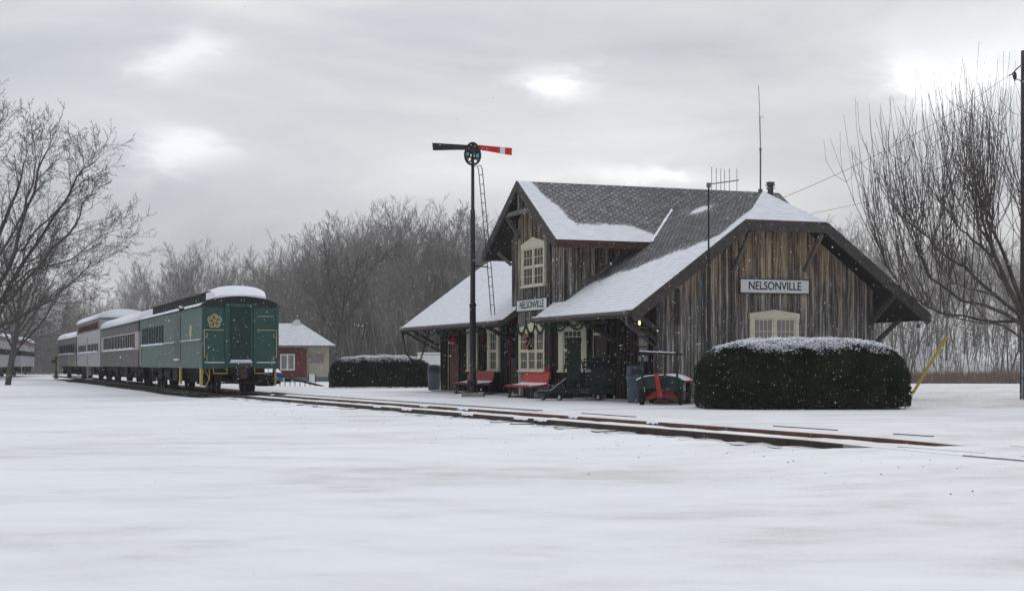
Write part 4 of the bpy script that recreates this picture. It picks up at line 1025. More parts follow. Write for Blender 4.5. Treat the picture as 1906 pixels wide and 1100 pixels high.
def coach(name, pos, rz, Lc, lab, m_low, m_band, m_top, z_floor=1.1, z_eave=3.5, z_top=4.25, win=None, wz=(2.1, 2.9), hw=1.525, extra=None, win2=None, under=True, roof='snow', endm=None):
    t = thing(name, (pos[0], pos[1], pos[2] if len(pos) > 2 else 0), rz, lab, 'railway car')
    b = MB(); b.box(-hw, hw, 0, Lc, z_floor-.05, wz[0]-.12); b.build('body', m_low, t)
    b = MB(); b.box(-hw, hw, 0, Lc, wz[0]-.12, wz[1]+.12); bd = b.build('window_band', m_band, t)
    b = MB(); b.box(-hw, hw, 0, Lc, wz[1]+.12, z_eave); up = b.build('letterboard', m_top, t)
    b = MB(); b.box(-hw-.03, hw+.03, -.01, Lc+.01, wz[0]-.16, wz[0]-.10); b.box(-hw-.02, hw+.02, -.01, Lc+.01, wz[1]+.09, wz[1]+.14); b.build('belt_rail', 'snow' if 'green' in m_low else m_low, t)
    ar = arch(hw+.06, z_eave-.02, z_top-.06, 14, 1.3); b = MB(); b.prism(ar, 1, -.05, Lc+.05); rf = b.build('roof', roof if roof != 'snow' else 'roof_black', t)
    if roof == 'snow':
        ar = arch(hw+.05, z_eave+.05, z_top+.07, 14, 1.3); b = MB(); b.prism(ar, 1, -.07, Lc+.07); b.build('roof_snow', 'snow', rf, True)
    if win:
        n, y0, y1 = win; w_ = (y1-y0)/n
        for k in range(n):
            for sx in (-1, 1):
                b = MB(); b.box(sx*hw-.012, sx*hw+.012, y0+k*w_+w_*.18, y0+(k+1)*w_-w_*.18, wz[0], wz[1]); o = b.build('window', 'dark_window', t)
                if sx > 0 or w_ > .6:
                    b = MB(); x = sx*(hw+.02); b.box(min(x, x+sx*.05), max(x, x+sx*.05), y0+k*w_+w_*.14, y0+(k+1)*w_-w_*.14, wz[0]-.05, wz[0]+.02+.02*(k % 3)); b.build('sill', 'snow', o)
    if win2:
        n, y0, y1, za, zb = win2; w_ = (y1-y0)/n
        for k in range(n):
            for sx in (-1, 1): b = MB(); b.box(sx*hw-.012, sx*hw+.012, y0+k*w_+w_*.08, y0+(k+1)*w_-w_*.08, za, zb); b.build('window', 'dark_window', t)
    b = MB(); b.box(-1.2, 1.2, .4, Lc-.4, .75, 1.05); b.box(-.95, .95, 5.0, Lc-5.0, .38, 1.0); b.box(-1.35, -.8, 7, 9.2, .45, 1.05, .02); b.box(.8, 1.35, 8, 11, .45, 1.05, .02); b.lathe([(.02, 10), (.28, 10.02), (.28, 12), (.02, 12.02)], 14, (-1.05, .72), ax=1)
    b.box(-1.3, -.8, Lc-9, Lc-7.2, .45, 1.05, .02); b.build('underframe', 'under', t)
    truck(t, 2.6); truck(t, Lc-2.6)
    b = MB(); b.box(-.85, .85, -.28, 0, z_floor-.1, z_eave-.55); b.build('diaphragm', 'roof_black', t)
    b = MB(); b.box(-.18, .18, -.75, .1, .75, 1.0, .02); b.build('coupler', 'under', t)
    return t
CP = Vector((-10.9, 61.4)); CA = R(20.0); CH = Vector((-math.sin(CA), math.cos(CA)))
def green_car():
    Lc = 21.5; hw = 1.525; t = thing('baggage_coach', (CP.x, CP.y, 0), CA, 'dark green baggage coach with gold trim at the head of the train', 'railway car', None)
    b = MB(); b.box(-hw, hw, .0, Lc, 1.02, 3.50)
    side = b.build('side_body', 'car_side_green', t)
    # end bulkhead with recessed panels
    zt = 3.86
    def endtop(x): return 3.46+.42*math.sqrt(max(0, 1-(x/1.62)**2))
    b = MB(); n = 16
    xs = [-hw+2*hw*i/n for i in range(n+1)]
    b.prism([(-hw-.006, 1.0), (hw+.006, 1.0)]+[(x*(1.004), endtop(x)) for x in reversed(xs)], 1, -.06, .02)
    eb = b.build('end_wall', 'car_green', t)
    b = MB()
    for (x0, x1) in ((-.62, -.52), (.52, .62)): b.box(x0, x1, -.16, -.06, 1.05, 3.58)
    b.box(-.62, .62, -.16, -.06, 3.48, 3.60); b.box(-hw, -.62, -.10, -.06, 2.96, 3.08); b.box(.62, hw, -.10, -.06, 2.96, 3.08)
    b.box(-hw-.01, -hw+.10, -.12, -.06, 1.0, 3.5); b.box(hw-.10, hw+.01, -.12, -.06, 1.0, 3.5); b.box(-hw, hw, -.13, -.06, 1.0, 1.24)
    b.build('end_frame', 'car_green', eb)
    b = MB(); b.box(-.40, .40, -.10, -.06, 1.32, 3.42, .01); b.box(-.32, .32, -.115, -.10, 1.45, 3.3, .01); d = b.build('end_door', 'door_green', t)
    b = MB(); b.box(-.4, .4, -.24, -.10, 1.30, 1.36); b.box(-.45, .45, -.22, -.13, 1.24, 1.285); b.build('door_snow', 'snow', d)
    b = MB()
    for (x0, x1) in ((-hw+.1, -.64), (.64, hw-.12)): b.box(x0, x1, -.16, -.10, 1.24, 1.27); 
    b.build('ledge_snow', 'snow', eb)
    # gold lining
    b = MB(); y = -.115; g = .022
    def ln(p, q): b.beam((p[0], y, p[1]), (q[0], y, q[1]), g, g)
    for s_ in (-1, 1):
        X = lambda v: s_*v
        P = [(.66, 2.55), (hw-.08, 2.55), (hw-.08, 1.48), (hw-.19, 1.48), (hw-.19, 1.31)]
        for p, q in zip(P, P[1:]): ln((X(p[0]), p[1]), (X(q[0]), q[1]))
        ln((X(hw-.19), 2.42), (X(hw-.19), 2.25)); ln((X(hw-.19), 2.25), (X(hw-.1), 2.25))
    ln((.66, 3.12-.02), (hw-.2, 3.11))
    b.build('gold_lining', 'gold', eb)
    # emblem: five swirling petals
    b = MB(); cx, cz, r0 = -1.04, 2.90, .25
    for k in range(5):
        a0 = 2*math.pi*k/5+.3; pc = (cx+r0*.62*math.cos(a0), cz+r0*.62*math.sin(a0)); cir = []
        for i in range(11):
            a = a0-1.9+i*.38; cir.append((pc[0]+r0*.46*math.cos(a), -.135, pc[1]+r0*.46*math.sin(a)))
        b.tube(cir, .022, 5)
        sw = [(cx+r0*q*math.cos(a0+1.9*(q)-.2), -.135, cz+r0*q*math.sin(a0+1.9*q-.2)) for q in (.08, .3, .5, .7, .85)]; b.tube(sw, .022, 5)
    b.build('emblem', 'gold', eb)
    b = MB()
    for (x0, x1) in ((-1.1, -.55), (.55, 1.1)): b.tube([(x0, -.16, 1.02), (x0, -.2, .82), (x1, -.2, .82), (x1, -.16, 1.02)], .02, 6)
    b.build('grab_iron', 'yellow', eb)
    for (x, y) in ((-1.5, .3), (-1.5, 6.2), (1.45, .3)): b = MB(); b.box(x-.04, x+.04, y-.16, y+.22, .36, 1.02, .01); b.box(x-.05, x+.05, y-.16, y+.22, .34, .37); b.build('step', 'yellow', t)
    b = MB(); b.tube([(-1.2, .1, 1.0), (-1.22, .05, .6), (-1.38, -.02, .30)], .025, 6); b.tube([(-1.38, .3, 1.0), (-1.22, .1, .62)], .018, 6); b.build('hose', 'yellow', t)
    # roof: lower deck and clerestory
    lo = [(-hw-.07, 3.47), (-hw-.05, 3.52), (-1.25, 3.62), (-.98, 3.67), (.98, 3.67), (1.25, 3.62), (hw+.05, 3.52), (hw+.07, 3.47)]
    b = MB(); b.prism(lo[::-1], 1, .25, Lc-.1); b.prism([(-hw-.07, 3.47), (-hw-.05, 3.53), (-1.25, 3.73), (-.9, 3.84), (-.4, 3.91), (.4, 3.91), (.9, 3.84), (1.25, 3.73), (hw+.05, 3.53), (hw+.07, 3.47)][::-1], 1, -.10, .26); rf = b.build('roof', 'roof_black', t)
    b = MB(); b.box(-.93, .93, 1.0, Lc-.6, 3.66, 4.12)
    for k in range(24): yy = 1.0+k*.84; b.box(-.95, .95, yy, yy+.55, 3.80, 4.04)
    b.box(-1.05, 1.05, 1.0, Lc-.5, 4.10, 4.15); b.prism([(-1.05, 4.15), (-.6, 4.24), (0, 4.27), (.6, 4.24), (1.05, 4.15)][::-1], 1, 1.0, Lc-.5); b.build('clerestory', 'roof_black', rf)
    def snowstrip(prof_in, prof_out, y0, y1, nm, jag=.03, n=60):
        mb = MB(); rg = random.Random(9); vs = [];
        for i in range(n+1):
            y = y0+(y1-y0)*i/n; j = rg.uniform(-jag, jag)
            for kk, (x, z) in enumerate(prof_out): vs.append((x+(j if kk == 0 else 0), y, z+noise.noise(Vector((y*1.2, x*2, 5)))*.025))
        q = len(prof_out); mb.add(vs, [(i*q+k, i*q+k+1, (i+1)*q+k+1, (i+1)*q+k) for i in range(n) for k in range(q-1)])
        mb.build(nm, 'snow', rf, True)
    snowstrip(None, [(-hw-.03, 3.48), (-hw-.01, 3.58), (-1.3, 3.68), (-1.1, 3.73), (-.96, 3.75), (-.95, 3.70)], .15, Lc-.2, 'roof_snow')
    snowstrip(None, [(hw+.03, 3.48), (hw+.01, 3.58), (1.3, 3.68), (1.1, 3.73), (.96, 3.75), (.95, 3.70)][::-1], .15, Lc-.2, 'roof_snow')
    # thick cap over the rounded end
    mb = MB(); ny, nx = 12, 22; vs = []
    for j in range(ny+1):
        f = j/ny; y = -.22+2.3*f; 
        for i in range(nx+1):
            a = -1+2*i/nx; x = a*1.04
            zc = 4.36-.12*a*a; front = sm(-.02, .42, f)**.55
            z = 3.92+(zc-3.92)*front-(.08*abs(a)**6)
            if f > .9: z -= .04*(f-.9)*10*.5
            vs.append((x*(1 if f > .1 else .97), y, z))
    mb.add(vs, [(j*(nx+1)+i, j*(nx+1)+i+1, (j+1)*(nx+1)+i+1, (j+1)*(nx+1)+i) for j in range(ny) for i in range(nx)])
    o0 = len(mb.v); vs2 = []
    for i in range(nx+1): a = -1+2*i/nx; vs2.append((a*1.0, -.16, 3.80+.10*(1-a*a))); vs2.append(vs[i])
    mb.add(vs2, [(2*i, 2*i+1, 2*i+3, 2*i+2) for i in range(nx)])
    for sx in (0, nx):
        q = []
        for j in range(ny+1): p_ = vs[j*(nx+1)+sx]; q += [(p_[0], p_[1], 3.82), p_]
        mb.add(q, [(2*j, 2*j+1, 2*j+3, 2*j+2) for j in range(ny)])
    mb.build('end_cap_snow', 'snow', rf, True)
    # clerestory top snow, thin
    mb = MB(); mb.prism([(-.99, 4.16), (-.6, 4.262), (0, 4.292), (.6, 4.262), (.99, 4.16)][::-1], 1, 2.0, Lc-.7); mb.build('roof_snow', 'snow', rf)
    # side details (left side faces the camera: x=-hw)
    for sx in (-1, 1):
        b = MB(); x = sx*hw; b.box(min(x, x+sx*.02), max(x, x+sx*.02), 6.05, 7.85, 1.35, 3.30); dd = b.build('baggage_door', 'door_green', t)
        b = MB(); x2 = sx*(hw+.022); b.box(min(x2, x2+sx*.12), max(x2, x2+sx*.12), 6.1, 7.3, 1.34, 1.42, .02); b.build('step_snow', 'snow', dd)
        for (y0, y1, z0, z1) in ((.2, 5.9, 2.12, 2.16), (7.9, 11.7, 2.10, 2.14)):
            b = MB(); b.box(min(x, x+sx*.045), max(x, x+sx*.045), y0, y1, z0-.05, z1); b.build('belt_rail', 'car_side_green', t)
            b = MB(); b.box(min(x, x+sx*.05), max(x, x+sx*.05), y0, y1, z1, z1+.03); b.build('belt_snow', 'snow', t)
        for k in range(9):
            y0 = 11.9+k*1.0; b = MB(); b.box(min(x, x+sx*.004), max(x, x+sx*.004), y0, y0+.74, 2.20, 3.02); o = b.build('window', 'dark_window', t)
            b = MB(); b.box(min(x+sx*.004, x+sx*.008), max(x+sx*.004, x+sx*.008), y0+.34, y0+.40, 2.2, 3.0); b.build('mullion', 'car_side_green', o)
            b = MB(); b.prism([(y0-.1, 2.10), (y0+.76, 2.10), (y0+.7, 2.20), (y0+.1, 2.15)], 0, min(x+sx*.01, x+sx*.07), max(x+sx*.01, x+sx*.07)); b.build('sill_snow', 'snow', o)
        b = MB(); xs_ = sx*(hw+.003); b.prism([(3.3, 2.80), (2.75, 2.80), (2.72, 2.55), (2.85, 2.30), (3.02, 2.18), (3.2, 2.30), (3.33, 2.55)], 0, min(xs_, xs_+sx*.01), max(xs_, xs_+sx*.01)); b.build('shield', 'gold', t)
        b = MB()
        for k in range(14): y0 = 9.5+k*.62+.2*(k > 6); b.box(min(xs_, xs_+sx*.006), max(xs_, xs_+sx*.006), y0, y0+.20, 3.18, 3.36)
        for k in range(5): y0 = 13+k*.5; b.box(min(xs_, xs_+sx*.006), max(xs_, xs_+sx*.006), y0, y0+.16, 1.45, 1.60)
        b.build('worn_lettering', 'car_olive', t)
        b = MB(); b.box(min(x, x+sx*.14), max(x, x+sx*.14), 4.9, 5.6, 3.50, 3.56); b.prism([(4.8, 3.56), (5.7, 3.56), (5.25, 3.68)], 0, min(x, x+sx*.2), max(x, x+sx*.2)); b.build('drip_hood', 'roof_black', rf)
        b = MB(); b.tube([(sx*(hw+.04), Lc-.25, 1.1), (sx*(hw+.04), Lc-.25, 2.1)], .025, 6); b.tube([(sx*(hw+.04), Lc-.55, 1.1), (sx*(hw+.04), Lc-.55, 2.1)], .025, 6); b.build('handrail', 'gold', t)
        b = MB(); b.box(min(x, x+sx*.05), max(x, x+sx*.05), .3, .9, 1.62, 1.66); b.build('handhold', 'gold', t)
    # ends of the underframe
    b = MB(); b.box(-1.1, 1.1, .6, Lc-.6, .78, 1.03); b.box(-.9, .9, 5.0, Lc-5.0, .42, 1.0); b.box(-1.4, -.8, 8, 9.6, .45, 1.02, .02); b.box(.8, 1.35, 8, 11, .45, 1.02, .02)
    b.lathe([(.02, 11), (.28, 11.02), (.28, 13), (.02, 13.02)], 14, (-1.1, .72), ax=1); b.box(-.95, .95, -.05, 1.2, .72, 1.0); b.box(-1.35, -.75, 14, 15.2, .45, 1.02, .02); b.build('underframe', 'under', t)
    b = MB(); b.box(-.5, .5, -.18, .1, .92, 1.06); b.box(-.30, .30, -.22, .2, .55, .95, .03); b.tube([(-1.0, -.1, .72), (-.3, -.3, .45), (.5, -.3, .42), (1.2, -.1, .62)], .05, 6); b.box(.7, 1.35, -.1, .5, .3, .75, .04); b.build('buffer_beam', 'under', t)
    b = MB(); b.box(-.16, .16, -.75, -.1, .68, .92, .03); b.lathe([(.1, .6), (.13, .62), (.13, .98), (.1, 1.0)], 12, (0, -.72)); b.build('coupler', 'under_rust', t)
    b = MB(); b.box(-.05, .05, -.10, -.06, 3.68, 3.80, .01); b.build('marker_lamp', 'white_paint', eb)
    truck(t, 2.4); truck(t, Lc-2.6)
green_car()
def along(s): return (CP.x+CH.x*s, CP.y+CH.y*s, 0)
c2 = coach('passenger_coach', along(22.4), CA, 22, 'brown and grey coach with arched snowy roof behind the green baggage coach', 'car_brown', 'car_grey', 'car_brown', 1.08, 3.45, 4.15, (20, 1.6, 20.4), (2.05, 2.85))
c3 = coach('bilevel_coach', along(45.3), CA, 20.8, 'tall silver two level coach standing third in the train', 'car_silver', 'car_silver', 'car_silver', 1.05, 4.25, 4.85, (14, 1.4, 19.4), (2.05, 2.6), win2=(12, 1.6, 19.2, 3.62, 4.05))
b = MB()
for sx in (-1, 1):
    x = sx*1.532; b.box(min(x, x+sx*.003), max(x, x+sx*.003), .3, 20.5, 3.52, 4.18)
b.build('red_band', 'band_red', c3)
b = MB()
for sx in (-1, 1):
    x = sx*1.54; b.box(min(x, x+sx*.02), max(x, x+sx*.02), 10.2, 11.3, 1.1, 3.1); b.box(min(x, x-sx*.3), max(x, x-sx*.3), 10.2, 10.35, .35, 1.1); b.box(min(x, x-sx*.3), max(x, x-sx*.3), 11.15, 11.3, .35, 1.1)
b.build('door', 'car_grey', c3)
for w_ in [o for o in c3.children if o.name.startswith('window')]:
    if any(v.co.z > 3.3 for v in w_.data.vertices):
        for v in w_.data.vertices: v.co.x += .002*(1 if v.co.x > 0 else -1)
p4 = along(67.2); c4 = coach('passenger_coach', (p4[0], p4[1], -.05), R(20.5), 20, 'grey coach with a dark green window band, last in the train', 'car_olive', 'door_green', 'car_olive', 1.08, 3.35, 4.05, (9, 1.6, 18.4), (2.1, 2.85))
b = MB(); b.box(-1.56, -1.52, 7, 7.25, 1.1, 2.0); b.box(-1.56, -1.52, 19.2, 19.9, .6, 2.1); b.box(-1.56, -1.52, 0.1, .3, 1.1, 2.0); b.build('handrail', 'yellow', c4)
# silver cars on the other track, far left
def silver(pos, rz, Lc, lab):
    t = coach('silver_coach', pos, rz, Lc, lab, 'car_silver_left', 'dark_window', 'car_silver_left', 1.05, 3.75, 4.35, None, (2.25, 2.6))
    b = MB()
    for sx in (-1, 1): x = sx*1.53; b.box(min(x, x+sx*.01), max(x, x+sx*.01), .2, Lc-.2, 3.42, 3.74)
    b.box(-1.5, 1.5, -.02, .0, 3.42, 3.74); b.build('red_band', 'band_red', t)
    b = MB()
    for y in (1.2, Lc-1.4):
        for sx in (-1, 1): x = sx*1.53; b.box(min(x, x+sx*.03), max(x, x+sx*.03), y, y+.2, .4, 1.1)
    b.build('step', 'white_paint', t); return t
q = at(-30, 128); silver((q.x-1, q.y, -.1), R(14.6), 28, 'silver coach with red band at the left frame edge behind the forked tree')
q = at(31.5, 161); silver((q.x-1.2, q.y, -.1), R(14.2), 25, 'farther silver coach coupled behind the one at the left frame edge')

# ------------------------------------------------------------------ switch stand between the trains
def switch_stand():
    D = 150; p = at(104.5, D); t = thing('switch_stand', (p.x, p.y, -.25), 0, 'small dark switch stand standing between the two lines of railway cars', 'switch stand')
    mb = MB(); mb.lathe([(.25, 0), (.22, .1), (.12, .5), (.07, 1.1), (.05, 2.1), (.05, 2.2)], 10); mb.build('post', 'iron', t)
    mb = MB(); mb.box(-.45, .05, -.03, .03, 1.55, 1.85); mb.box(-.15, .45, -.06, .0, 1.35, 1.65); mb.box(-.1, .25, -.12, .12, 1.9, 2.2, .03); mb.build('target', 'black_paint', t)
switch_stand()

# ------------------------------------------------------------------ red house, car, railing, shed
def house():
    D = 118.0; x = lambda px: (px-HX)/F*D
    t = thing('brick_house', (x(571), D, -.3), R(8), 'low red brick house with a snowy hipped roof behind the train', 'house')
    X0, X1, dp, ez, rz = x(440)-x(571), x(612)-x(571), 9, 2.9, 4.72
    g = lambda z: z
    mb = MB(); mb.box(X0, 0, 0, dp, .45, ez); w_ = mb.build('brick_wall', 'brick', t)
    mb = MB(); mb.box(0, X1, .3, dp-.3, .5, ez); mb.build('side_wall', 'stucco', t)
    mb = MB(); mb.box(X0-.02, -.0, -.02, dp+.02, -.2, .45); mb.box(0, X1+.02, .28, dp, -.2, .50); mb.build('foundation', 'foundation', t)
    a = .55; mb = MB(); e = [(X0-a, -a, ez), (X1+a, -a, ez), (X1+a, dp+a, ez), (X0-a, dp+a, ez)]; r1 = (X0+3, dp/2, rz); r2 = (X1-2.1, dp/2, rz)
    mb.add(e+[r1, r2], [(0, 1, 5, 4), (1, 2, 5), (2, 3, 4, 5), (3, 0, 4), (3, 2, 1, 0)])
    rf = mb.build('roof', 'far_shingle_snow', t)
    mb = MB(); mb.box(X0-a, X1+a, -a-.03, -a, ez-.16, ez+.01); mb.box(X1+a, X1+a+.03, -a, dp+a, ez-.16, ez+.01); mb.build('fascia', 'grey_timber', rf)
    mb = MB(); mb.prism([(X1-2.9, rz-.2), (X1-2.1, rz-.2), (X1-2.2, rz+.2), (X1-2.5, rz+.34), (X1-2.8, rz+.1)], 1, dp/2-.4, dp/2+.3); mb.build('chimney', 'far_shingle_snow', rf)
    mb = MB()
    wx = x(522)-x(571); ww = x(549)-x(522); mb.box(wx, wx+ww, -.06, .01, 1.0, 2.25); f = mb.build('window', 'white_paint', t)
    mb = MB(); mb.box(wx+.1, wx+ww*.5-.06, -.07, -.055, 1.1, 2.15); mb.box(wx+ww*.5+.06, wx+ww-.1, -.07, -.055, 1.1, 2.15); mb.build('pane', 'blind', f)
    mb = MB(); mb.box(x(528)-x(571), x(545)-x(571), -.06, .01, -.1, .45); f = mb.build('window', 'white_paint', t)
    mb = MB(); mb.box(x(530)-x(571), x(543)-x(571), -.07, -.055, -.05, .38); mb.build('pane', 'dark_window', f)
    mb = MB(); mb.box(X1-1.5, X1-.4, .22, .31, 1.6, 2.2); f = mb.build('window', 'blind', t)
house()
def auto():
    D = 100; p = at(484, D); t = thing('parked_car', (p.x, p.y, -.22), R(-65), 'blue parked car with snow on it half hidden behind the green coach', 'car')
    body = [(-2.1, .35), (-2.15, .75), (-1.9, .95), (-1.2, 1.0), (-.6, 1.42), (.7, 1.45), (1.4, 1.02), (2.1, .88), (2.2, .6), (2.15, .35)]
    mb = MB(); mb.prism(body, 1, -.85, .85); mb.build('body', 'auto_blue', t)
    mb = MB(); mb.prism([(-1.05, 1.02), (-.55, 1.38), (.05, 1.38), (.05, 1.02)], 1, -.87, .87); mb.prism([(.12, 1.02), (.12, 1.38), (.65, 1.39), (1.2, 1.02)], 1, -.87, .87); mb.build('side_windows', 'dark_window', t)
    mb = MB(); mb.box(-.62, .74, -.75, .75, 1.45, 1.5, .02); mb.build('roof_snow', 'snow', t)
    for x_ in (-1.35, 1.35):
        for y_ in (-.8, .8): mb = MB(); mb.lathe([(.2, y_-.1), (.33, y_-.1), (.33, y_+.1), (.2, y_+.1)], 16, (x_, .33), ax=1); mb.build('wheel', 'tyre', t)
auto()
def railing():
    D = 84; x = lambda px: (px-HX)/F*D
    t = thing('ramp_railing', (x(498), D, 0), 0, 'dark metal ramp railing sloping down beyond the green coach', 'railing')
    mb = MB(); X = lambda px: x(px)-x(498); zt = lambda px: zat(695+(px-510)*.26 if px > 510 else 695, D)
    mb.tube([(X(484), 0, zt(484)), (X(510), 0, zt(510)), (X(604), 0, zt(604))], .05, 6); mb.tube([(X(484), .1, zt(484)-.09), (X(510), .1, zt(510)-.09), (X(590), .1, zt(590)-.06)], .02, 5); mb.build('handrail', 'iron', t)
    px = 484
    while px < 592:
        mb = MB(); mb.box(X(px)-.02, X(px)+.02, -.02, .02, -.1, zt(px)); mb.build('baluster', 'rust_fascia', t); px += 9.3
railing()
def board():
    D = 96; p = at(580, D); t = thing('notice_board', (p.x, p.y, -.2), R(5), 'small white board on two short posts left of the smaller hedge', 'notice board')
    mb = MB(); mb.box(-.15, .2, -.02, .02, .25, .75); mb.build('panel', 'white_paint', t)
    for x_ in (-.18, .23): mb = MB(); mb.box(x_-.02, x_+.02, -.03, .03, -.1, .78); mb.build('post', 'iron', t)
board()
def trailer():
    D = 95; p = at(797, D); t = thing('white_trailer', (p.x, p.y, -.15), 0, 'white box trailer seen between the smaller hedge and the station', 'trailer')
    mb = MB(); mb.box(-.67, 1.9, 0, 2.2, .5, 2.05, .04); mb.build('box', 'white_paint', t)
    mb = MB(); mb.box(-.69, 1.92, -.02, 2.22, 1.90, 1.95); mb.build('roof_trim', 'galv', t)
    for x_ in (-.1, 1.2): mb = MB(); mb.lathe([(.18, -.05), (.32, -.05), (.32, .15), (.18, .15)], 14, (x_, .32), ax=1); mb.build('wheel', 'tyre', t)
trailer()

# ------------------------------------------------------------------ antennas
def antenna():
    p = L(1.65, -1.25, 0); p.y -= .45; D = p.y; t = thing('antenna_mast', (p.x, p.y, 0), 0, 'thin mast with a toothed directional antenna before the gable roof', 'antenna')
    z = lambda py: zat(py, D); k = D/F
    off = (1319-HX)*k-p.x
    t.location.x += off
    mb = MB(); mb.tube([(0, 0, 0), (0, 0, z(495))], .045, 8); mb.tube([(0, 0, z(495)), (0, 0, z(341))], .028, 8); mb.build('pole', 'mast_black', t)
    mb = MB(); mb.beam((-2*k, -.05, z(344)), (57*k, .1, z(335)), .03, .03); mb.box(-.06, .06, -.06, .06, z(349), z(341)); mb.build('boom', 'steel', t)
    for (px, a, b_) in ((1325, 311, 355), (1333.5, 313, 356), (1342, 314, 356), (1349, 315, 357), (1358, 314, 358), (1372, 314, 356)):
        mb = MB(); mb.tube([((px-1319)*k, .04, z(a)), ((px-1319)*k, .04, z(b_))], .009, 5); mb.build('element', 'steel', t)
    mb = MB(); mb.box(-.08, .08, -.02, .10, z(500), z(493)); mb.build('clamp', 'steel', t)
antenna()
def whip():
    p = L(WD/2, .5, RZ); t = thing('whip_antenna', (p.x, p.y, RZ-.1), 0, 'tall thin whip antenna on the roof ridge beside the stovepipe', 'antenna')
    D = p.y; k = D/F; h = zat(160, D)-RZ+.1
    mb = MB(); mb.tube([(0, 0, 0), (0, 0, h*.42)], .028, 6); mb.tube([(0, 0, h*.42), (-.02, 0, h*.72)], .018, 5); mb.tube([(-.02, 0, h*.72), (-.06, 0, h)], .010, 5); mb.build('rod', 'steel', t)
    mb = MB(); mb.lathe([(.02, h*.41), (.045, h*.415), (.045, h*.425), (.02, h*.43)], 8); mb.beam((-.02, 0, h*.71), (.10, 0, h*.715), .015, .015); mb.lathe([(.07, 0), (.07, .2)], 10); mb.build('fitting', 'steel', t)
whip()

# ------------------------------------------------------------------ bare trees
class TreeGen:
    def __init__(s, seed): s.rg = random.Random(seed); s.tr = MB(); s.cr = MB(); s.n = 0
    def branch(s, p, d, Lb, r, lvl, P):
        rg = s.rg; nseg = P['seg'][lvl]; pts = [p.copy()]; rr = [r]; cur = d.normalized(); q = p.copy()
        for i in range(nseg):
            wob = Vector((rg.gauss(0, 1), rg.gauss(0, 1), rg.gauss(0, 1)))*P['wob'][lvl]
            cur = (cur+wob+Vector((0, 0, P['up'][lvl]))).normalized(); q = q+cur*Lb/nseg; pts.append(q.copy()); rr.append(max(P['rmin'], r*(1-(i+1)/nseg*P['taper'])))
        mb = s.tr if lvl <= P['trunk'] else s.cr
        mb.tube(pts, rr, 8 if lvl == 0 else (5 if lvl <= P['trunk'] else 3), cap=lvl == 0)
        if lvl+1 >= len(P['n']): return
        nb = P['n'][lvl+1]; 
        for k in range(nb):
            lo = P['start'][lvl]; t = lo+(1-lo)*((k+rg.random())/nb); t = min(t, .98); f = t*nseg; i = int(f); f -= i
            base_ = pts[i].lerp(pts[i+1], f); tan = (pts[i+1]-pts[i]).normalized()
            ang = rg.uniform(*P['ang'][lvl]); az = rg.uniform(0, 2*math.pi) if lvl else k*2.4+rg.uniform(-.4, .4)
            ref = Vector((0, 0, 1)) if abs(tan.z) < .95 else Vector((1, 0, 0)); a = tan.cross(ref).normalized(); b_ = tan.cross(a)
            nd = tan*math.cos(ang)+(a*math.cos(az)+b_*math.sin(az))*math.sin(ang)
            s.branch(base_, nd, Lb*P['len'][lvl]*rg.uniform(.7, 1.15)*(1-.45*t*(lvl > 0)-.25*t*(lvl == 0)), max(P['rmin'], rr[i]*P['rad'][lvl]), lvl+1, P)
FARP = dict(seg=(6, 5, 4, 3, 2), wob=(.05, .10, .14, .18, .2), up=(.03, .10, .09, .06, .03), taper=.85, rmin=.016, n=(1, 13, 8, 6), start=(.28, .2, .15, .1), ang=((.4, .85), (.4, .9), (.4, .9), (.4, .9)), len=(.55, .5, .5, .5), rad=(.5, .5, .6, .6), trunk=1)
def make_tree(name, seed, P, H, r, m1, m2, lab, loc=(0, 0, 0), group=None, d=(0, 0, 1), multi=1):
    g = TreeGen(seed)
    for k in range(multi):
        dd = Vector(d)+(Vector((math.cos(k*2.1+seed), math.sin(k*2.1+seed), 0))*.22 if multi > 1 else Vector((0, 0, 0)))
        g.branch(Vector((0, 0, -.3)), dd, H, r if multi == 1 else r*.75, 0, P)
    t = thing(name, loc, 0, lab, 'tree', group); g.tr.build('trunk', m1, t, True); g.cr.build('crown', m2, t); return t
protos = []
for k in range(9):
    P = dict(FARP)
    if k % 3 == 1: P['ang'] = ((.25, .6), (.3, .7), (.4, .9), (.4, .9)); P['up'] = (.03, .16, .12, .08, .03)
    if k % 3 == 2: P['n'] = (1, 10, 9, 7); P['start'] = (.4, .2, .15, .1)
    protos.append(make_tree('bare_tree', 40+k, P, 13.5+k % 4, .17+.02*(k % 3), 'bark_far' if k % 4 else 'bark_pale', 'twig_far', '', multi=1 if k % 2 else 2))
# wood edge, each tree a thing: (px, D, scale)
rg = random.Random(21); spots = []
def outline(px):       # height in px above the horizon of the crowns along the picture
    pts_ = [(-150, 205), (60, 185), (180, 150), (220, 160), (265, 175), (300, 205), (345, 232), (400, 205), (455, 242), (500, 200), (540, 235), (600, 272), (660, 290), (720, 300), (775, 312), (830, 296), (880, 282), (930, 275), (1000, 262), (1200, 240), (1480, 265), (1540, 275), (1590, 290), (1680, 270), (1780, 250), (1906, 245), (2050, 245)]
    for (a, ha), (b_, hb) in zip(pts_, pts_[1:]):
        if a <= px <= b_: return ha+(hb-ha)*(px-a)/(b_-a)
    return 240
zones = [(-140, 255, 'left', 22), (256, 520, 'behind the train', 26), (521, 700, 'behind the brick house', 30), (701, 950, 'beyond the smaller hedge and the signal mast', 34), (951, 1420, 'behind the station', 10), (1500, 1960, 'right of the station', 32)]
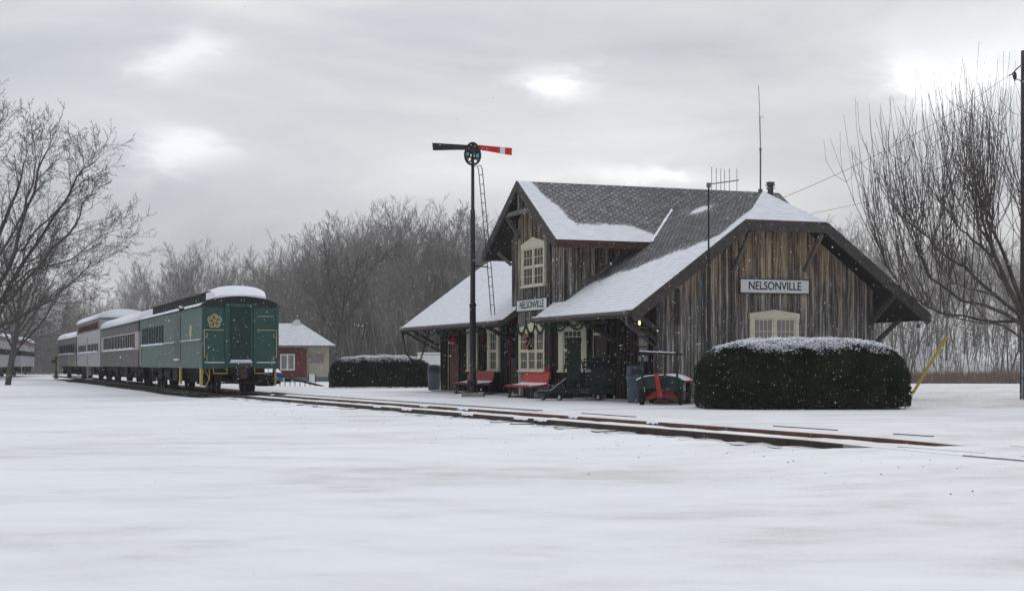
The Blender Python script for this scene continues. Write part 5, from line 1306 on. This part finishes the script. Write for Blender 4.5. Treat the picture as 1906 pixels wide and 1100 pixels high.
for (a, b_, nm, n) in zones:
    for i in range(n):
        px = a+(b_-a)*(i+rg.random())/n; X_ = (px-HX)/F
        Dm = 215 if px < 260 else (190 if px < 520 else (150 if px < 700 else (135 if px < 950 else 118)))
        if px > 1480: Dm = 98
        D = Dm*(1+abs(rg.gauss(0, .16))); top = outline(px)*rg.uniform(.72, 1.04)
        if px > 1480: D = Dm*rg.uniform(1.0, 2.2)
        x_ = X_*D; s_ = 0; gz = ground_z(x_, D, 100, 50)-.1
        H_ = top*D/F+CZ-gz
        spots.append((x_, D, gz, H_, nm, a))
labs = {'left': 'bare grey tree in the far wood at the left behind the silver coaches', 'behind the train': 'bare grey tree in the wood rising behind the train',
        'behind the brick house': 'bare grey tree in the wood behind the brick house', 'beyond the smaller hedge and the signal mast': 'bare grey tree in the wood beyond the smaller hedge and signal mast',
        'behind the station': 'bare grey tree in the wood behind the station roof', 'right of the station': 'bare grey tree of the wood edge right of the station'}
bpy.context.view_layer.update()
hts = []
for t in protos: hts.append(max(v.co.z for ch in t.children for v in ch.data.vertices))
used = set()
for i, (x_, D, gz, H_, nm, a) in enumerate(spots):
    k = i % 9; t = protos[k] if k not in used else copy_tree(protos[k]); used.add(k)
    sc = H_/hts[k]*1.02; wsc = min(1.15, max(.6, sc))*rg.uniform(.9, 1.1)
    t.location = (x_, D, gz); t.scale = (wsc, wsc, sc); t.rotation_euler = (0, 0, rg.uniform(0, 6.28))
    t['label'] = labs[nm]; t['group'] = 'bare trees of the wood '+nm; t['category'] = 'tree'
# deeper wood and undergrowth: one mass
def woodland():
    rg = random.Random(77); mb = MB()
    for i in range(19000):
        px = rg.uniform(-120, 2020); X_ = (px-HX)/F; base_ = treeline(X_*150)
        if px > 1600: base_ = 112
        D = base_*(1.02 if px > 1480 else .92)+abs(rg.gauss(0, 60)); 
        if px > 1480 and rg.random() < .88: continue
        x_ = X_*D; gz = ground_z(x_, D, 100, 50)-.2; h = rg.uniform(1.5, 9)*(1 if rg.random() < .5 else .5)+min(5, (D-base_)*.03)
        ln = Vector((rg.gauss(0, .16), rg.gauss(0, .16), 1)); r = rg.uniform(.018, .05)
        p = Vector((x_, D, gz)); q = p+ln*h; md = p.lerp(q, .5)+Vector((rg.gauss(0, .1), 0, 0))*h*.3
        mb.tube([p, md, q], [r, r*.7, .012], 3, False)
        for k in range(5):
            t = rg.uniform(.25, .95); b_ = p.lerp(q, t); e = b_+Vector((rg.gauss(0, 1), rg.gauss(0, 1), rg.uniform(.4, 1.6))).normalized()*h*rg.uniform(.12, .35)
            mb.tube([b_, e], [r*.55, .012], 3, False)
    return mb.build('woodland', 'brush', None, label='dense bare undergrowth filling the wood on the hillside', kind='stuff')
woodland()
def weeds():
    rg = random.Random(5); mb = MB()
    for i in range(5500):
        px = rg.uniform(1600, 1960); D = 100+rg.random()**1.5*26; x_ = (px-HX)/F*D; gz = ground_z(x_, D, 100, 50)-.05; h = rg.uniform(.2, .85)
        q = Vector((x_+rg.gauss(0, .15), D+rg.gauss(0, .15), gz+h)); s_ = Vector((rg.uniform(.008, .02), 0, 0)); p = Vector((x_, D, gz))
        mb.add([p-s_, p+s_, q+s_*.5, q-s_*.5], [(0, 1, 2, 3)])
    mb.build('dry_weeds', 'weeds', None, label='band of reddish brown dry weeds along the wood edge at the right', kind='stuff')
weeds()
# near trees
NEARP = dict(seg=(6, 7, 6, 4, 3), wob=(.05, .07, .10, .15, .2), up=(.02, .09, .07, .05, .02), taper=.88, rmin=.010, n=(1, 11, 10, 8, 5), start=(.22, .12, .1, .1, .1), ang=((.45, .95), (.4, .85), (.4, .9), (.4, .95)), len=(.70, .55, .48, .5), rad=(.55, .5, .5, .6), trunk=1)
def left_tree():
    g = TreeGen(8); rg = g.rg; D = 62.0; p = at(-95, D); t = thing('bare_tree', (p.x, p.y, -.2), 0, 'large bare tree reaching in from beyond the left frame edge', 'tree')
    W_ = lambda px, py, dy=0: Vector(((px-HX)/F*D-p.x, dy, zat(py, D)+.2))
    P = dict(NEARP); P['n'] = (1, 1, 5, 6, 4); P['seg'] = (6, 7, 6, 4, 3); P['up'] = (.02, .05, .05, .03, .0); P['rmin'] = .0065; P['wob'] = (.05, .07, .09, .14, .2); P['ang'] = ((.4, .8), (.4, .8), (.45, .95), (.45, 1.0)); P['len'] = (.6, .55, .5, .5); P['trunk'] = 1
    g.tr.tube([Vector((0, 0, -.3)), W_(-90, 680), W_(-75, 600)], [.42, .34, .30], 10)
    limbs = [([(-75, 610), (-20, 575), (30, 470), (65, 360), (88, 300), (102, 262)], .17, -.3), ([(-75, 610), (0, 560), (60, 460), (115, 370), (150, 310), (175, 285)], .15, .4), ([(-78, 625), (-10, 600), (60, 520), (140, 440), (170, 390), (195, 365)], .13, -.8),
             ([(-75, 600), (-30, 500), (10, 380), (25, 325), (32, 262)], .16, .7), ([(-80, 600), (-60, 450), (-35, 340), (-15, 270), (-5, 235)], .18, 0), ([(-78, 640), (0, 605), (80, 560), (135, 505), (185, 455)], .10, .9), ([(-60, 575), (-20, 540), (60, 400), (90, 330), (98, 270)], .11, -1.2),
             ([(-75, 650), (-10, 630), (60, 590), (130, 545), (190, 525)], .08, -1.2), ([(40, 470), (90, 410), (160, 340), (165, 300)], .06, -.4), ([(-20, 575), (50, 500), (120, 480), (160, 435), (195, 415)], .07, 1.3), ([(-75, 600), (-120, 450), (-140, 300)], .16, .2)]
    for pts_, r, dy in limbs:
        m_ = len(pts_)-1; P_ = [W_(a, b_, dy*i/m_*2) for i, (a, b_) in enumerate(pts_)]; Q = [P_[0]]
        for a, b_ in zip(P_, P_[1:]):
            for k in (1, 2, 3): Q.append(a.lerp(b_, k/3)+Vector((rg.gauss(0, .05), rg.gauss(0, .08), rg.gauss(0, .05))))
        n = len(Q); rr = [max(.010, .75*r*(1-.92*i/(n-1))) for i in range(n)]; g.tr.tube(Q, rr, 6)
        for i in range(3, n):
            tan = (Q[i]-Q[i-1]).normalized()
            for k in range(2 if i < n-1 else 3):
                a = rg.uniform(0, 6.28); ref = tan.cross(Vector((0, 1, 0))).normalized(); ref2 = tan.cross(ref); an = rg.uniform(.35, .85)
                nd = tan*math.cos(an)+(ref*math.cos(a)+ref2*math.sin(a)*.8)*math.sin(an)
                g.branch(Q[i], nd, rg.uniform(1.2, 2.6)*(1-.35*i/n), max(.011, rr[i]*.42), 2, P)
    g.tr.build('trunk', 'bark', t, True); g.cr.build('crown', 'twig', t)
left_tree()
SM = dict(NEARP); SM['n'] = (1, 9, 8, 7, 4); SM['start'] = (.22, .15, .1, .1, .1); SM['len'] = (.8, .55, .5, .5)
p = at(13, 99); make_tree('bare_tree', 12, SM, 8.2, .26, 'bark', 'twig', 'forked bare tree standing before the silver coach at the left', (p.x, p.y, -.25), d=(.1, 0, 1), multi=2)
p = at(625, 92); PM = dict(NEARP); PM['n'] = (1, 8, 7, 6, 3); PM['start'] = (.35, .2, .15, .1); make_tree('bare_tree', 31, PM, 6.9, .20, 'bark', 'twig', 'slim bare tree with a long left branch in front of the brick house', (p.x, p.y, -.2))
# right tree: limbs sweeping up and left, long upright shoots
def pollard():
    g = TreeGen(3); rg = g.rg; D = 50.0; t = thing('bare_tree', ((1935-HX)/F*D, D, -.15), 0, 'large bare tree with long upright shoots at the right frame edge', 'tree')
    x0 = t.location.x; W_ = lambda px, py, dy=0: Vector(((px-HX)/F*D-x0, dy, zat(py, D)+.15))
    g.tr.tube([Vector((0, 0, -.2)), W_(1932, 690), W_(1922, 630), W_(1905, 585)], [.34, .27, .25, .20], 10)
    limbs = [([(1905, 585), (1880, 550), (1850, 480), (1835, 420), (1825, 390)], .13, -.2), ([(1905, 585), (1875, 520), (1850, 450), (1842, 400), (1830, 330)], .12, .5), ([(1905, 590), (1860, 555), (1800, 500), (1760, 470), (1720, 430), (1690, 400)], .09, .3),
             ([(1915, 610), (1850, 575), (1780, 560), (1720, 515), (1695, 475), (1668, 425)], .085, -.6), ([(1910, 600), (1830, 590), (1760, 580), (1700, 540), (1680, 490), (1662, 440)], .07, 1.1), ([(1922, 630), (1915, 540), (1905, 450), (1900, 380)], .15, -.4),
             ([(1922, 630), (1940, 540), (1950, 450), (1945, 380)], .15, .3), ([(1905, 585), (1895, 500), (1870, 420), (1868, 370)], .11, .9), ([(1880, 550), (1840, 500), (1800, 440), (1790, 400)], .07, -.9), ([(1860, 555), (1800, 545), (1740, 530), (1700, 500)], .05, -1.4),
             ([(1850, 480), (1815, 450), (1780, 410), (1762, 380)], .06, .2), ([(1922, 640), (1860, 606), (1800, 601), (1740, 590), (1690, 570)], .05, -.9), ([(1930, 600), (1990, 540), (2020, 450), (2030, 380)], .11, 0)]
    for pts_, r, dy in limbs:
        P_ = [W_(a, b_, dy*i/(len(pts_)-1)*2) for i, (a, b_) in enumerate(pts_)]
        # refine and wobble
        Q = [P_[0]]
        for a, b_ in zip(P_, P_[1:]):
            for k in (1, 2, 3): q = a.lerp(b_, k/3); Q.append(q+Vector((rg.gauss(0, .03), rg.gauss(0, .05), rg.gauss(0, .03))))
        n = len(Q); g.tr.tube(Q, [max(.016, .82*r*(1-.78*i/(n-1))) for i in range(n)], 6)
        for i in range(3, n):
            for k in range((1 if i < n//2 else 3) if i < n-3 else 4):
                b_ = Q[i].lerp(Q[min(n-1, i+1)], rg.random()); pxb = HX+F*(b_.x+x0)/D
                topy = 150+max(0, (1720-pxb))*1.5 if pxb < 1720 else 140-(pxb-1720)*.15
                topz = zat(topy, D); Lh = (topz-b_.z)*(1-.75*rg.random()**1.6)*(1 if i > n//3 else .6)
                if Lh < .4: continue
                lean = Vector((max(-.28, min(.2, rg.gauss(-.10, .14))), rg.gauss(0, .2), 1)).normalized(); pts2 = [b_]; c = Vector((max(-.8, min(.6, rg.gauss(-.2, .4))), rg.gauss(0, .5), .7)).normalized(); q = b_.copy(); m_ = 7
                for j in range(m_): f = min(1, .25+j/m_*1.1); dr = (c*(1-f)+lean*f).normalized(); q = q+dr*Lh/m_+Vector((rg.gauss(0, .045), rg.gauss(0, .045), 0)); pts2.append(q.copy())
                r0 = min(.024, .008+Lh*.0036); g.cr.tube(pts2, [max(.0055, .85*r0*(1-.8*j/m_)) for j in range(m_+1)], 3, False)
                for j in range(rg.randint(1, 5)):
                    kx = rg.randint(1, m_-2); bb = pts2[kx]; l2 = Lh*rg.uniform(.15, .45); sd_ = Vector((rg.gauss(0, .45), rg.gauss(0, .45), 1)).normalized(); m1 = bb+Vector((sd_.x*1.6, sd_.y*1.6, .5)).normalized()*l2*.3
                    g.cr.tube([bb, m1, m1+sd_*l2*.35, m1+(sd_+Vector((0, 0, .8))).normalized()*l2*.75], [.009, .0075, .006, .005], 3, False)
    g.tr.build('trunk', 'bark_red', t, True); g.cr.build('crown', 'bark_red', t)
pollard()

# ------------------------------------------------------------------ utility pole, wires, guy guard
def utility():
    D = 52.0; p = at(1906.5, D); k = D/F; t = thing('utility_pole', (p.x, p.y, -.1), 0, 'wooden utility pole with grey conduit at the right frame edge', 'utility pole')
    z = lambda y: zat(y, D)+.1
    mb = MB(); mb.tube([(0, 0, 0), (0, 0, z(95))], [.15, .11], 12); mb.build('shaft', 'pole_wood', t)
    mb = MB(); mb.tube([(-6*k, -.12, 0), (-6*k, -.12, z(600)), (-6*k, -.12, z(560))], .035, 8); mb.build('conduit', 'galv', t)
    mb = MB()
    for y in (655, 705): mb.box(-8.5*k, 2*k, -.17, 0, z(y), z(y)+.04)
    mb.build('strap', 'iron', t)
    mb = MB(); mb.tube([(0, -.05, z(118)), (-14*k, -.1, z(128)), (-24*k, -.1, z(139)), (-30*k, -.1, z(142))], .022, 6); mb.lathe([(.02, z(150)), (.06, z(148)), (.06, z(140)), (.03, z(136))], 10, (-19*k, -.1)); mb.tube([(-24*k, -.1, z(139)), (-20*k, -.1, z(152)), (-12*k, -.05, z(148)), (-8*k, -.05, z(152)), (0, 0, z(146))], .016, 6); mb.build('insulator', 'iron', t)
    def cat_(a, b_, sag, n=24): 
        return [Vector(a).lerp(Vector(b_), i/n)-Vector((0, 0, sag*4*(i/n)*(1-i/n))) for i in range(n+1)]
    a = (p.x-30*k, p.y-.1, zat(142, D)); b_ = L(WD/2+.9, .9, RZ-.15)
    mb = MB(); mb.tube(cat_(a, (b_.x, b_.y, b_.z), .28), .007, 5); mb.build('overhead_wire', 'wire', None, label='upper thin service wire from the utility pole to the station ridge', cat='wire')
    p2 = at(2040, D); a = (p2.x, D, zat(266, D)); b_ = L(WD+.8, 3.2, 3.9)
    b_ = at(1500, 53.5, zat(400, 53.5)); mb = MB(); mb.tube(cat_(a, (b_.x, b_.y, b_.z), .12), .006, 5); mb.build('overhead_wire', 'wire', None, label='lower thin wire running through the upright shoots to the station roof', cat='wire')
    D2 = 52.5; lo = at(1694, D2, -.05); g0 = at(1699, D2, zat(732, D2)); g1 = at(1762, D2, zat(626, D2)); far = at(2030, D2, zat(175, D2))
    t2 = thing('guy_wire', lo, 0, 'guy wire in a bright yellow plastic guard slanting up beside the long hedge', 'guy wire')
    mb = MB(); mb.tube([g0-lo, g1-lo], [.050, .055], 10); mb.build('guard', 'sign_yellow', t2)
    mb = MB(); mb.tube([Vector((0, 0, 0)), g0-lo, far-lo], .008, 5); mb.build('cable', 'wire', t2)
    mb = MB(); mb.tube([Vector((0, 0, -.05)), (g0-lo)*.55], .02, 6); mb.build('anchor', 'iron', t2)
    pp = at(2030, D2, -.1); t3 = thing('utility_pole', (pp.x, pp.y, -.1), 0, 'second utility pole standing outside the right frame edge holding the guy wire', 'utility pole')
    mb = MB(); mb.tube([(0, 0, 0), (0, 0, zat(150, D2))], [.15, .11], 12); mb.build('shaft', 'pole_wood', t3)
utility()
# conduit riser fades into the tree; a far snowy bank with a farmhouse roof at the right
# ------------------------------------------------------------------ falling snow
def snowfall():
    rg = random.Random(99); mb = MB()
    def flake(p, r):
        mb.add([p+Vector((r, 0, 0)), p+Vector((0, r, 0)), p-Vector((r, 0, 0)), p-Vector((0, r, 0)), p+Vector((0, 0, r*1.1)), p-Vector((0, 0, r*1.1))],
               [(0, 1, 4), (1, 2, 4), (2, 3, 4), (3, 0, 4), (1, 0, 5), (2, 1, 5), (3, 2, 5), (0, 3, 5)])
    for i in range(15000):
        y = 7+38*rg.random()**.8; x_ = rg.uniform(-1, 1)*(y*.36+1); z = rg.uniform(0, 1)*(y*.26+1.5)
        flake(Vector((x_, y, z)), (.0018+.0036*rg.random()**1.4+(.004 if rg.random() < .02 else 0))*(y/20)**.6+.0006)
    return mb.build('falling_snow', 'snow', None, label='light snowflakes falling through the air', kind='stuff')
snowfall()

# ------------------------------------------------------------------ snow-filled air
def haze():
    m = bpy.data.materials.new('air'); m.use_nodes = True; t = NT(m.node_tree); t.n.clear(); o = t.node('ShaderNodeOutputMaterial'); v = t.node('ShaderNodeVolumePrincipled')
    v.inputs['Color'].default_value = (.93, .95, .98, 1); v.inputs['Density'].default_value = HAZE; v.inputs['Anisotropy'].default_value = .2
    t.link(v.outputs[0], o.inputs['Volume']); M['air'] = m
    mb = MB(); mb.box(-760, 900, -80, 1500, -3, 42); mb.build('haze', 'air', None, label='thin pale haze of falling snow filling the air', kind='stuff')
HAZE = .00045
haze()
